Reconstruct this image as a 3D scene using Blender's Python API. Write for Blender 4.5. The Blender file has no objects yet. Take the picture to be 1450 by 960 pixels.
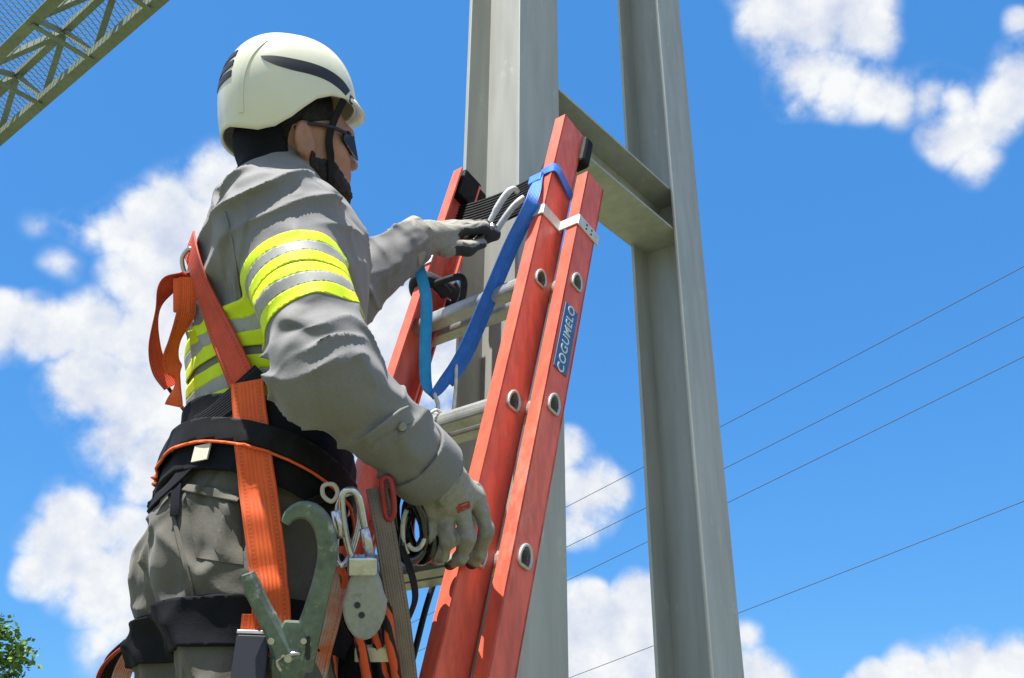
import bpy, bmesh, math, random
import numpy as np
from mathutils import Vector, Matrix
random.seed(7)
S = bpy.context.scene
COL = S.collection
RAD = math.radians

# ------------------------------------------------------------------ camera
PITCH, ROLL, FPX, CAMH = RAD(26.3), 0.010, 1300.0, 1.5
_c, _s = math.cos(PITCH), math.sin(PITCH)
FW = np.array([0, _c, _s]); R0 = np.array([1.0, 0, 0]); U0 = np.array([0, -_s, _c])
RT = math.cos(ROLL)*R0 + math.sin(ROLL)*U0
UP = math.cos(ROLL)*U0 - math.sin(ROLL)*R0
CAMP = np.array([0, 0, CAMH])
cam = bpy.data.cameras.new('camera'); camo = bpy.data.objects.new('camera', cam); COL.objects.link(camo)
cam.sensor_width = 36; cam.lens = 36*FPX/1450; cam.clip_start = .05; cam.clip_end = 3000
m = Matrix.Identity(4)
for i in range(3):
    m[i][0], m[i][1], m[i][2], m[i][3] = RT[i], UP[i], -FW[i], CAMP[i]
camo.matrix_world = m
S.camera = camo

def at(px, py, z):
    """survey point: a sight line of the photograph and a distance along the view axis -> metres in the place"""
    return CAMP + FW*z + RT*(px-725)/FPX*z + UP*(480-py)/FPX*z
def ray(px, py):
    v = FW + RT*(px-725)/FPX + UP*(480-py)/FPX
    return v/np.linalg.norm(v)

# directions of the steel frame and ladder
AZ = RAD(39.5)
B = np.array([math.sin(AZ), math.cos(AZ), 0]); Rr = np.array([math.cos(AZ), -math.sin(AZ), 0]); Zv = np.array([0, 0, 1.0])

# ------------------------------------------------------------------ sun, sky, exposure
SUN_EL, SUN_AZ = RAD(71), AZ + math.pi
sd = np.array([math.sin(SUN_AZ)*math.cos(SUN_EL), math.cos(SUN_AZ)*math.cos(SUN_EL), math.sin(SUN_EL)])
sl = bpy.data.lights.new('sun', 'SUN'); sl.energy = 4.2; sl.angle = RAD(.53); sl.color = (1, .95, .88)
so = bpy.data.objects.new('sun', sl); COL.objects.link(so)
so.rotation_euler = Vector(-sd).to_track_quat('-Z', 'Y').to_euler()
S.view_settings.view_transform = 'Standard'; S.view_settings.look = 'None'
S.view_settings.exposure = 1.18; S.view_settings.gamma = 1
S.view_settings.use_curve_mapping = False
S.render.engine = 'CYCLES'

W = bpy.data.worlds.new('World'); S.world = W; W.use_nodes = True
W.cycles.sampling_method = 'MANUAL'; W.cycles.sample_map_resolution = 256
nt = W.node_tree; nt.nodes.clear()
def N(t, kind, **kw):
    n = t.nodes.new(kind)
    for k, v in kw.items(): setattr(n, k, v)
    return n
# clouds: (x, y, radius, weight) sight lines and sizes of the cumulus heaps, turned into directions of the sky dome
CL = [(325,262,55,1),(262,290,52,1),(215,312,48,1),(165,330,40,.85),(128,338,26,.6),(330,330,90,1),(250,370,80,1),(190,400,50,.9),(300,440,100,1),(215,470,75,1),
      (135,470,52,.95),(80,478,36,1),(35,475,40,1),(-25,470,46,1),(130,540,55,.9),(200,560,70,1),(270,560,90,1),(180,625,48,.9),(230,650,60,1),(300,680,80,.9),(205,680,32,.8),
      (50,318,22,.36),(92,326,24,.40),(75,382,26,.38),
      (100,725,42,1),(70,765,42,1),(60,810,40,.95),(110,790,60,1),(150,750,40,.9),(190,735,42,1),(200,800,70,1),(260,800,80,.9),(150,840,50,.8),(190,880,50,.5),(150,920,40,.42),(235,920,60,.6),(90,850,26,.4),
      (545,415,50,1),(580,470,70,1),(530,540,70,.9),(640,510,70,.85),(650,610,60,.7),(560,620,60,.7),
      (820,700,50,1),(800,640,34,.9),(845,690,38,.95),(862,690,24,.9),(815,735,34,.8),(760,700,60,.8),
      (870,905,62,1),(905,850,40,1),(885,870,40,1),(830,870,42,1),(820,920,60,1),(960,880,60,1),(900,965,90,1),(1010,950,60,1),(1065,950,36,.95),(1085,965,34,.9),(1062,895,22,.6),(780,990,90,1),
      (1290,950,32,1),(1330,955,36,.95),(1380,938,36,1),(1420,950,34,1),(1245,968,30,.9),(1215,975,22,.7),(1340,1000,70,1),(1470,975,60,1),
      (1140,35,66,1),(1095,25,50,1),(1120,-15,70,1),(1190,-5,66,1),(1215,50,44,.9),(1140,100,46,.85),(1180,120,40,.7),(1225,130,36,.65),(1130,145,22,.5),(1265,140,34,.6),(1310,130,34,.62),(1345,135,34,.65),
      (1350,185,46,.85),(1378,225,34,.75),(1330,195,30,.6),(1400,180,36,.7),(1420,140,40,.85),(1455,115,50,1),(1436,35,20,.5),(1490,70,50,.9)]
rg = random.Random(4)
blobs = []
for x, y, rad, w in CL:
    blobs.append((ray(x, y), rad/FPX*math.cos(math.atan(math.hypot(x-725, y-480)/FPX))**1.2*1.22, w))
tc = N(nt, 'ShaderNodeTexCoord')
nrm = N(nt, 'ShaderNodeVectorMath', operation='NORMALIZE'); nt.links.new(tc.outputs['Generated'], nrm.inputs[0])
def noise(vec, scale, detail, rough=.6):
    n_ = N(nt, 'ShaderNodeTexNoise'); n_.inputs['Scale'].default_value = scale; n_.inputs['Detail'].default_value = detail; n_.inputs['Roughness'].default_value = rough
    nt.links.new(vec, n_.inputs['Vector']); return n_
def mth(op, a, b_=None, c_=None, clamp=False):
    n_ = N(nt, 'ShaderNodeMath', operation=op); n_.use_clamp = clamp
    for i_, x_ in enumerate((a, b_, c_)):
        if x_ is None: continue
        if isinstance(x_, (int, float)): n_.inputs[i_].default_value = x_
        else: nt.links.new(x_, n_.inputs[i_])
    return n_.outputs[0]
def ramp(v, a, b_):
    n_ = N(nt, 'ShaderNodeMapRange', interpolation_type='SMOOTHSTEP'); n_.inputs['From Min'].default_value = a; n_.inputs['From Max'].default_value = b_; nt.links.new(v, n_.inputs['Value']); return n_.outputs[0]
wn = noise(nrm.outputs[0], 8, 3)
w1 = N(nt, 'ShaderNodeVectorMath', operation='SUBTRACT'); w1.inputs[1].default_value = (.5, .5, .5); nt.links.new(wn.outputs['Color'], w1.inputs[0])
w2 = N(nt, 'ShaderNodeVectorMath', operation='MULTIPLY_ADD'); w2.inputs[1].default_value = (.05,)*3
nt.links.new(w1.outputs[0], w2.inputs[0]); nt.links.new(nrm.outputs[0], w2.inputs[2])
acc = None
for c, rad, w in blobs:
    dn = N(nt, 'ShaderNodeVectorMath', operation='DISTANCE'); dn.inputs[1].default_value = tuple(c); nt.links.new(w2.outputs[0], dn.inputs[0])
    v_ = mth('MULTIPLY_ADD', dn.outputs['Value'], -w/(rad*1.22), w)
    acc = mth('MAXIMUM', 0., v_) if acc is None else mth('MAXIMUM', acc, v_)
# unseen cumulus added outside the surveyed sky, its cover raised to whiten ambient light
ln = noise(nrm.outputs[0], 3.2, 2)
ld_ = N(nt, 'ShaderNodeVectorMath', operation='DOT_PRODUCT'); ld_.inputs[1].default_value = tuple(FW); nt.links.new(nrm.outputs[0], ld_.inputs[0])
acc = mth('MULTIPLY_ADD', ramp(ln.outputs[0], .43, .59), ramp(ld_.outputs['Value'], .76, .70), acc)
def fluff(vec): 
    return mth('ADD', mth('MULTIPLY', noise(vec, 13, 6, .57).outputs[0], 1.5), mth('MULTIPLY', noise(vec, 5.5, 2, .5).outputs[0], .5))
off = N(nt, 'ShaderNodeVectorMath', operation='ADD'); off.inputs[1].default_value = (-.014, 0, .028)     # towards the sun
nt.links.new(nrm.outputs[0], off.inputs[0])
n1_ = fluff(nrm.outputs[0]); n2_ = fluff(off.outputs[0])
dens = mth('MULTIPLY_ADD', mth('SUBTRACT', n1_, 1.0), ramp(acc, .0, .30), acc)
cov = ramp(dens, .0, .58)
shd = mth('ADD', mth('MULTIPLY_ADD', mth('SUBTRACT', n2_, n1_), 1.25, .17), mth('MULTIPLY_ADD', dens, .22, -.08), clamp=True)
ccol = N(nt, 'ShaderNodeMixRGB'); ccol.inputs[1].default_value = (.97, .99, 1.0, 1); ccol.inputs[2].default_value = (.40, .50, .77, 1)
nt.links.new(shd, ccol.inputs[0])
sky = N(nt, 'ShaderNodeTexSky', sky_type='NISHITA'); sky.sun_disc = False
sky.sun_elevation = SUN_EL; sky.sun_rotation = SUN_AZ; sky.altitude = 0; sky.air_density = 1.0; sky.dust_density = .6; sky.ozone_density = 1.6
hs = N(nt, 'ShaderNodeHueSaturation'); hs.inputs['Hue'].default_value = .5; hs.inputs['Saturation'].default_value = 1.35; hs.inputs['Value'].default_value = 1.0
nt.links.new(sky.outputs[0], hs.inputs['Color'])
TOPC = (.31, 1.13, 2.95)                        # haze-free evenness: compress the step from zenith to horizon
dv = N(nt, 'ShaderNodeVectorMath', operation='DIVIDE'); dv.inputs[1].default_value = TOPC; nt.links.new(hs.outputs[0], dv.inputs[0])
gm = N(nt, 'ShaderNodeGamma'); gm.inputs['Gamma'].default_value = .37; nt.links.new(dv.outputs[0], gm.inputs['Color'])
ml = N(nt, 'ShaderNodeVectorMath', operation='MULTIPLY'); ml.inputs[1].default_value = (.31, 1.23, 3.17); nt.links.new(gm.outputs[0], ml.inputs[0])
bg1 = N(nt, 'ShaderNodeBackground'); bg1.inputs['Strength'].default_value = .105; nt.links.new(ml.outputs[0], bg1.inputs['Color'])
bg2 = N(nt, 'ShaderNodeBackground'); bg2.inputs['Strength'].default_value = .43; nt.links.new(ccol.outputs[0], bg2.inputs['Color'])
mixw = N(nt, 'ShaderNodeMixShader'); nt.links.new(cov, mixw.inputs[0]); nt.links.new(bg1.outputs[0], mixw.inputs[1]); nt.links.new(bg2.outputs[0], mixw.inputs[2])
wo = N(nt, 'ShaderNodeOutputWorld'); nt.links.new(mixw.outputs[0], wo.inputs['Surface'])

# ------------------------------------------------------------------ materials
MATS = {}
def mat(name, col, rough=.6, metal=0., var=.12, vscale=8., col2=None, bump=0., bscale=60., bdist=.002, stretch=None, spec=.5, coat=0., sheen=0., detail=5, fine=None, subsurf=0., wr=None, scuff=None, weave=False):
    """plain procedural material: base colour broken up by noise, roughness noise, fine relief"""
    m = bpy.data.materials.new(name); m.use_nodes = True
    t = m.node_tree; p = t.nodes['Principled BSDF']
    tcn = N(t, 'ShaderNodeTexCoord'); mp = N(t, 'ShaderNodeMapping')
    t.links.new(tcn.outputs['Object'], mp.inputs['Vector'])
    if stretch: mp.inputs['Scale'].default_value = stretch
    n1 = N(t, 'ShaderNodeTexNoise'); n1.inputs['Scale'].default_value = vscale; n1.inputs['Detail'].default_value = detail; n1.inputs['Roughness'].default_value = .6
    t.links.new(mp.outputs[0], n1.inputs['Vector'])
    c2 = col2 or tuple(c*(1-var*2) for c in col)
    mr = N(t, 'ShaderNodeMapRange'); mr.inputs['From Min'].default_value = .32; mr.inputs['From Max'].default_value = .68
    t.links.new(n1.outputs[0], mr.inputs['Value'])
    mx = N(t, 'ShaderNodeMixRGB'); mx.inputs[1].default_value = (*[min(c*(1+var*.5), .95) for c in col], 1); mx.inputs[2].default_value = (*c2, 1)
    t.links.new(mr.outputs[0], mx.inputs[0])
    last = mx.outputs[0]
    if fine:
        n3 = N(t, 'ShaderNodeTexNoise'); n3.inputs['Scale'].default_value = fine[0]; n3.inputs['Detail'].default_value = 3
        t.links.new(mp.outputs[0], n3.inputs['Vector'])
        m3 = N(t, 'ShaderNodeMapRange'); m3.inputs['From Min'].default_value = .3; m3.inputs['From Max'].default_value = .7
        m3.inputs['To Min'].default_value = 1-fine[1]; m3.inputs['To Max'].default_value = 1+fine[1]*.5
        t.links.new(n3.outputs[0], m3.inputs['Value'])
        mm = N(t, 'ShaderNodeMixRGB', blend_type='MULTIPLY'); mm.inputs[0].default_value = 1
        t.links.new(last, mm.inputs[1]); t.links.new(m3.outputs[0], mm.inputs[2]); last = mm.outputs[0]
    if scuff:                                   # scratches, worn and stained spots: (scale, threshold, colour, amount, stretch)
        mps = N(t, 'ShaderNodeMapping'); mps.inputs['Scale'].default_value = scuff[4]; t.links.new(tcn.outputs['Object'], mps.inputs['Vector'])
        n5 = N(t, 'ShaderNodeTexNoise'); n5.inputs['Scale'].default_value = scuff[0]; n5.inputs['Detail'].default_value = 7; n5.inputs['Roughness'].default_value = .72; t.links.new(mps.outputs[0], n5.inputs['Vector'])
        m5 = N(t, 'ShaderNodeMapRange'); m5.inputs['From Min'].default_value = scuff[1]; m5.inputs['From Max'].default_value = scuff[1]+.09; m5.inputs['To Max'].default_value = scuff[3]; t.links.new(n5.outputs[0], m5.inputs['Value'])
        x5 = N(t, 'ShaderNodeMixRGB'); x5.inputs[2].default_value = (*scuff[2], 1); t.links.new(m5.outputs[0], x5.inputs[0]); t.links.new(last, x5.inputs[1]); last = x5.outputs[0]
    if weave:                                   # woven ribs and two rows of stitching along a strap
        at_ = N(t, 'ShaderNodeAttribute'); at_.attribute_name = 'strap'; sx = N(t, 'ShaderNodeSeparateXYZ'); t.links.new(at_.outputs['Vector'], sx.inputs[0])
        def M(op, a, b_=None, c_=None):
            n_ = N(t, 'ShaderNodeMath', operation=op)
            for i_, x_ in enumerate((a, b_, c_)):
                if x_ is None: continue
                if isinstance(x_, (int, float)): n_.inputs[i_].default_value = x_
                else: t.links.new(x_, n_.inputs[i_])
            return n_.outputs[0]
        ab = M('ABSOLUTE', sx.outputs[0]); line = M('LESS_THAN', M('ABSOLUTE', M('SUBTRACT', ab, .34)), .035); dash = M('GREATER_THAN', M('SINE', M('MULTIPLY', sx.outputs[1], 1100.)), -.45)
        edge = M('GREATER_THAN', ab, .455)
        k5 = M('MAXIMUM', M('MULTIPLY', M('MULTIPLY', line, dash), .5), M('MULTIPLY', edge, .45))
        x6 = N(t, 'ShaderNodeMixRGB'); x6.inputs[2].default_value = (*[c*.35 for c in col], 1) if max(col) > .05 else (.05, .05, .055, 1); t.links.new(k5, x6.inputs[0]); t.links.new(last, x6.inputs[1]); last = x6.outputs[0]
        rib = M('SINE', M('MULTIPLY', sx.outputs[0], 56.))
        b6 = N(t, 'ShaderNodeBump'); b6.inputs['Strength'].default_value = .6; b6.inputs['Distance'].default_value = .0005; t.links.new(rib, b6.inputs['Height']); t.links.new(b6.outputs[0], p.inputs['Normal']); bump = 0
    t.links.new(last, p.inputs['Base Color'])
    rr_ = N(t, 'ShaderNodeMapRange'); rr_.inputs['To Min'].default_value = max(rough-.1, .03); rr_.inputs['To Max'].default_value = min(rough+.12, 1)
    t.links.new(n1.outputs[0], rr_.inputs['Value']); t.links.new(rr_.outputs[0], p.inputs['Roughness'])
    p.inputs['Metallic'].default_value = metal
    p.inputs['Specular IOR Level'].default_value = spec
    p.inputs['Coat Weight'].default_value = coat; p.inputs['Coat Roughness'].default_value = .15
    p.inputs['Sheen Weight'].default_value = sheen
    p.inputs['Subsurface Weight'].default_value = subsurf
    if subsurf: p.inputs['Subsurface Radius'].default_value = (.008, .003, .0015); p.inputs['Subsurface Scale'].default_value = 1
    if bump:
        n2 = N(t, 'ShaderNodeTexNoise'); n2.inputs['Scale'].default_value = bscale; n2.inputs['Detail'].default_value = 4
        t.links.new(mp.outputs[0], n2.inputs['Vector'])
        bp = N(t, 'ShaderNodeBump'); bp.inputs['Strength'].default_value = bump; bp.inputs['Distance'].default_value = bdist
        t.links.new(n2.outputs[0], bp.inputs['Height']); t.links.new(bp.outputs[0], p.inputs['Normal'])
    if wr:
        n4 = N(t, 'ShaderNodeTexNoise'); n4.inputs['Scale'].default_value = wr[0]; n4.inputs['Detail'].default_value = 3; n4.inputs['Distortion'].default_value = 1.2; n4.noise_type = 'RIDGED_MULTIFRACTAL' if len(wr) > 2 else 'FBM'
        mp2 = N(t, 'ShaderNodeMapping'); mp2.inputs['Rotation'].default_value = (.5, .6, .3); mp2.inputs['Scale'].default_value = (1, .45, .8); t.links.new(tcn.outputs['Object'], mp2.inputs['Vector']); t.links.new(mp2.outputs[0], n4.inputs['Vector'])
        b4 = N(t, 'ShaderNodeBump'); b4.inputs['Strength'].default_value = .8; b4.inputs['Distance'].default_value = wr[1]
        t.links.new(n4.outputs[0], b4.inputs['Height'])
        if bump: t.links.new(bp.outputs[0], b4.inputs['Normal'])
        t.links.new(b4.outputs[0], p.inputs['Normal'])
    MATS[name] = m
    return m
mat('galvanised', (.43, .44, .405), .5, .15, .06, 5., col2=(.365, .375, .345), bump=.25, bscale=40, bdist=.001, stretch=(1, 1, .12), fine=(30, .12), scuff=(22, .60, (.56, .56, .52), .5, (1, 1, .5)))
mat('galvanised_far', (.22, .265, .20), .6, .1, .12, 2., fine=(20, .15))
mat('fibreglass', (.86, .150, .085), .42, 0, .1, 7., col2=(.74, .115, .07), bump=.2, bscale=160, bdist=.0006, stretch=(1, 1, .3), fine=(60, .22), coat=.05, scuff=(9, .58, (.86, .34, .25), .4, (1, 1, .45)))
mat('aluminium', (.55, .55, .52), .38, .55, .12, 14., fine=(120, .12), bump=.1, bscale=90, scuff=(30, .58, (.25, .24, .2), .5, (1, 1, 1)))
mat('white_metal', (.66, .66, .63), .45, .2, .08, 20., fine=(90, .1))
mat('rubber', (.010, .0105, .012), .7, 0, .2, 30., spec=.2, bump=.4, bscale=160, bdist=.001)
mat('label_blue', (.03, .13, .34), .4, 0, .1, 30.)
mat('label_ink', (.62, .72, .80), .5, 0, .05, 30.)
mat('sling_blue', (.015, .20, .82), .6, 0, .12, 40., bump=.5, bscale=400, bdist=.0006, col2=(.012, .15, .68), sheen=.15, weave=True)
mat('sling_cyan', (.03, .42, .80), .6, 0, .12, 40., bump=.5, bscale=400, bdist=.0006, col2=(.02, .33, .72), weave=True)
mat('cord_white', (.72, .72, .66), .8, 0, .15, 60., bump=.5, bscale=500, bdist=.0006)
mat('cord_dark', (.02, .022, .03), .8, 0, .15, 60., bump=.5, bscale=500, bdist=.0006)
mat('grass_ground', (.11, .135, .06), .9, 0, .25, .8, col2=(.12, .115, .065), fine=(30, .3))
mat('wood_pole', (.2, .16, .12), .85, 0, .2, 3.)
mat('wire', (.06, .065, .07), .6, .3, .1, 3.)
mat('leaf', (.14, .25, .04), .5, 0, .3, 3., col2=(.07, .15, .025))
mat('bark', (.14, .11, .08), .9, 0, .2, 6., bump=.5, bscale=20, bdist=.01)

# ------------------------------------------------------------------ mesh helpers
def link(name, me, material=None, parent=None, smooth=False, kind=None):
    o = bpy.data.objects.new(name, me); COL.objects.link(o)
    if material is not None and not me.materials: me.materials.append(MATS[material] if isinstance(material, str) else material)
    if parent is not None: o.parent = parent
    if smooth:
        me.polygons.foreach_set('use_smooth', [True]*len(me.polygons))
    if kind: o['kind'] = kind
    return o
def tag(o, label, cat, group=None):
    o['label'] = label; o['category'] = cat
    if group: o['group'] = group
    return o
def empty(name, loc):
    o = bpy.data.objects.new(name, None); COL.objects.link(o); o.location = tuple(loc); o.empty_display_size = .1
    bpy.context.view_layer.update()
    return o
def wloc(o):
    v = Vector((0, 0, 0))
    while o is not None: v += o.location; o = o.parent
    return v
class MB:
    """collects shapes (world coordinates) and links them as ONE mesh object"""
    def __init__(s): s.v = []; s.f = []
    def add(s, vs, fs):
        k = len(s.v); s.v += [tuple(map(float, v)) for v in vs]; s.f += [tuple(i+k for i in f) for f in fs]
    def box(s, c, ax, half):
        c = np.array(c, float); a = [np.array(x, float)*h for x, h in zip(ax, half)]
        vs = [c+sx*a[0]+sy*a[1]+sz*a[2] for sz in (-1, 1) for sy in (-1, 1) for sx in (-1, 1)]
        fs = [(0, 2, 3, 1), (4, 5, 7, 6), (0, 1, 5, 4), (2, 6, 7, 3), (0, 4, 6, 2), (1, 3, 7, 5)]
        if np.linalg.det(np.array(ax, float)) < 0: fs = [f[::-1] for f in fs]
        s.add(vs, fs)
    def bar(s, p0, p1, w, h, upv=(0, 0, 1)):
        p0, p1 = np.array(p0, float), np.array(p1, float); d = p1-p0; L = np.linalg.norm(d); d = d/L
        x = np.cross(d, upv)
        if np.linalg.norm(x) < 1e-4: x = np.cross(d, (1, 0, 0))
        x /= np.linalg.norm(x); y = np.cross(x, d)
        s.box((p0+p1)/2, (x, d, y), (w/2, L/2, h/2))
    def tube(s, pts, rad, n=10, caps=True, sect=None, closed=False, normal=None):
        """tube (or any closed cross-section) along points; rad may be a list"""
        pts = [np.array(p, float) for p in pts]; K = len(pts)
        rads = rad if hasattr(rad, '__len__') else [rad]*K
        if sect is None: sect = [(math.cos(2*math.pi*i/n), math.sin(2*math.pi*i/n)) for i in range(n)]
        n = len(sect)
        T = []
        for i in range(K):
            a = pts[(i-1) % K] if (closed or i > 0) else pts[i]; c = pts[(i+1) % K] if (closed or i < K-1) else pts[i]
            t = c-a; T.append(t/(np.linalg.norm(t)+1e-12))
        if normal is None:
            x = np.cross(T[0], (0, 0, 1));
            if np.linalg.norm(x) < 1e-3: x = np.cross(T[0], (1, 0, 0))
        else: x = np.array(normal, float)
        vs = []
        for i in range(K):
            if normal is not None and hasattr(normal[0], '__len__'): x = np.array(normal[i], float)
            x = x-T[i]*np.dot(x, T[i]); x = x/(np.linalg.norm(x)+1e-12); y = np.cross(T[i], x)
            for (u, v) in sect: vs.append(pts[i]+(x*u+y*v)*rads[i])
        fs = []
        for i in range(K if closed else K-1):
            j = (i+1) % K
            for k in range(n):
                fs.append((i*n+k, i*n+(k+1) % n, j*n+(k+1) % n, j*n+k))
        if caps and not closed:
            fs.append(tuple(range(n))[::-1]); fs.append(tuple((K-1)*n+k for k in range(n)))
        s.add(vs, fs)
    def build(s, name, material, parent=None, smooth=False, bevel=0, kind=None, segs=2, auto=None):
        me = bpy.data.meshes.new(name)
        inv = None
        v = s.v
        if parent is not None:
            loc = wloc(parent); v = [(a-loc.x, b-loc.y, c-loc.z) for a, b, c in v]
        me.from_pydata(v, [], s.f); me.update()
        bm = bmesh.new(); bm.from_mesh(me); bmesh.ops.recalc_face_normals(bm, faces=bm.faces)
        bm.to_mesh(me); bm.free()
        o = link(name, me, material, parent, smooth, kind)
        if bevel:
            md = o.modifiers.new('bevel', 'BEVEL'); md.width = bevel; md.segments = segs; md.limit_method = 'ANGLE'; md.angle_limit = RAD(40)
        if auto:
            me.polygons.foreach_set('use_smooth', [True]*len(me.polygons))
            try: me.set_sharp_from_angle(angle=RAD(auto))
            except Exception: pass
        return o
def catmull(P, n=8, closed=False):
    P = [np.array(p, float) for p in P]; out = []; K = len(P)
    for i in range(K if closed else K-1):
        g = lambda j: P[j % K] if closed else P[min(max(j, 0), K-1)]
        p0, p1, p2, p3 = g(i-1), g(i), g(i+1), g(i+2)
        for k in range(n):
            t = k/n
            out.append(.5*((2*p1)+(-p0+p2)*t+(2*p0-5*p1+4*p2-p3)*t*t+(-p0+3*p1-3*p2+p3)*t**3))
    if not closed: out.append(P[-1])
    return out
# ------------------------------------------------------------------ setting: ground
g = MB(); g.add([(-1500, -1500, 0), (1500, -1500, 0), (1500, 1500, 0), (-1500, 1500, 0)], [(0, 1, 2, 3)])
go_ = g.build('ground', 'grass_ground'); go_['kind'] = 'structure'

# ------------------------------------------------------------------ steel frame: two H columns and a channel between them
K0 = np.array([.01274, 1.84236, 0]); WF, DD, TF, LSP = .1725, .1896, .011, .7955
K1 = K0 + B*LSP
HC = 9.0
def h_column(K, D, label):
    e = empty('steel_column', K - Rr*D/2 + B*WF/2); tag(e, label, 'column', 'H columns of the steel frame')
    for off in (0, D-TF):
        q = MB(); q.box(K-Rr*(off+TF/2)+B*WF/2+Zv*(HC/2+.02), (Rr, B, Zv), (TF/2, WF/2, HC/2)); q.build('flange', 'galvanised', e, bevel=.0015)
    q = MB(); q.box(K-Rr*D/2+B*WF/2+Zv*(HC/2+.02), (Rr, B, Zv), (D/2-TF, .004, HC/2)); q.build('web', 'galvanised', e)
    q = MB(); q.box(K-Rr*D/2+B*WF/2+Zv*.008, (Rr, B, Zv), (D/2+.09, WF/2+.09, .014)); q.build('base_plate', 'galvanised', e, bevel=.002)
    for i in (-1, 1):
        for j in (-1, 1):
            q = MB(); p = K-Rr*D/2+B*WF/2+Rr*i*(D/2+.05)+B*j*(WF/2+.05); q.tube([p+Zv*.01, p+Zv*.06], .012, 6); q.build('anchor_bolt', 'galvanised', e)
    return e
h_column(K0, DD, 'grey galvanised H column that the red ladder leans against')
h_column(K1, .1707, 'grey galvanised H column at the far end of the cross beam, with its web in shade')
e = empty('cross_beam', K0-Rr*.09+B*.45+Zv*3.11); tag(e, 'short galvanised channel beam joining the two H columns above the ladder top', 'beam')
bs, be = K0+B*(WF/2+.004), K1+B*(WF/2-.004)
bz0, bz1, bw = 3.1145, 3.2755, .162
L2 = np.linalg.norm(be-bs)/2; mid = (bs+be)/2-Rr*(TF+.002)
q = MB(); q.box(mid-Rr*(bw*.55)+Zv*(bz0+bz1)/2, (Rr, B, Zv), (.004, L2, (bz1-bz0)/2-.0082)); q.build('web', 'galvanised', e)
for zz in (bz0+.004, bz1-.004):
    q = MB(); q.box(mid-Rr*bw/2+Zv*zz, (Rr, B, Zv), (bw/2, L2, .004)); q.build('flange', 'galvanised', e, bevel=.001)

# ------------------------------------------------------------------ ladder
TH = RAD(15.8); LD = B*math.sin(TH)+Zv*math.cos(TH); LN = -B*math.cos(TH)+Zv*math.sin(TH)
LX = np.array([.12723, 1.59223, 2.41200])
def LP(r_, n_, s_): return LX + Rr*r_ + LN*n_ + LD*s_
HD, FLW, TW = .0315, .028, .0045          # half depth of rail, flange width, wall
HDF = .0375; FN, FR, FS = .0535, -.048, -.015           # fly section offsets
IW = .346
lad = empty('extension_ladder', LP(-.22, .03, -2.507)); lad.location.z = 0; bpy.context.view_layer.update()
tag(lad, 'red fibreglass extension ladder with aluminium rungs leaning against the grey column', 'ladder')
NH = 20
def hole_pt(k, hw=.0125):
    """D shaped hole outline (n, s): flat towards the climber's feet"""
    a = 2*math.pi*k/NH; x, y = math.cos(a), math.sin(a)
    return (hw*1.0*x, hw*1.55*max(y, -.62))
def rail(name, r0, sgn, n0, s_lo, s_hi, holes, HD=HD):
    """channel rail: web with rung holes at r0 (outer face), flanges pointing inwards (sgn)"""
    q = MB()
    def rect_pt(k, hl, hh):
        a = 2*math.pi*k/NH; x, y = math.cos(a), math.sin(a); m_ = max(abs(x)/HD, abs(y)/max(hl if y > 0 else hh, 1e-6)); return (x/m_, y/m_)
    cuts = sorted(holes)
    edges = [s_lo]+[(cuts[i]+cuts[i+1])/2 for i in range(len(cuts)-1)]+[s_hi]
    for hs_, lo, hi in zip(cuts, edges[:-1], edges[1:]):
        for side in (0, 1):
            rr_ = r0+sgn*TW*side
            ring_o, ring_i = [], []
            for k in range(NH):
                a = 2*math.pi*k/NH; x, y = math.cos(a), math.sin(a)
                hl = (hi-hs_) if y >= 0 else (hs_-lo)
                m_ = max(abs(x)/HD, abs(y)/hl); ring_o.append((x/m_, y/m_)); ring_i.append(hole_pt(k))
            # exact corners
            vs = [LP(rr_, n0+u, hs_+v) for u, v in ring_o]+[LP(rr_, n0+u, hs_+v) for u, v in ring_i]
            fs = [(k, (k+1) % NH, NH+(k+1) % NH, NH+k) for k in range(NH)]
            cv = [LP(rr_, n0+cx*HD, y_) for cx, y_ in ((1, hi), (-1, hi), (-1, lo), (1, lo))]
            base = len(vs); vs += cv
            for ci, (cx, yy) in enumerate(((1, hi-hs_), (-1, hi-hs_), (-1, lo-hs_), (1, lo-hs_))):
                ang = math.atan2(yy, cx*HD) % (2*math.pi)
                k = int(ang/(2*math.pi)*NH) % NH
                fs.append((k, (k+1) % NH, base+ci))
            q.add(vs, fs)
    for n_s in (1, -1):
        q.box(LP(r0+sgn*FLW/2, n0+n_s*(HD-TW/2), (s_lo+s_hi)/2), (Rr, LN, LD), (FLW/2, TW/2, (s_hi-s_lo)/2))
    return q.build(name, 'fibreglass', lad)
base_h = [-.3*k for k in range(9)] ; fly_h = [FS-.3*k for k in range(8)]
rail('rail', 0, -1, 0, -2.507, .31, base_h)
rail('rail', -(IW-2*FR), 1, 0, -2.507, .31, base_h)
rail('rail', FR, -1, FN, -2.32, .475, fly_h, HDF)
rail('rail', FR-IW, 1, FN, -2.32, .475, fly_h, HDF)
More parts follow.
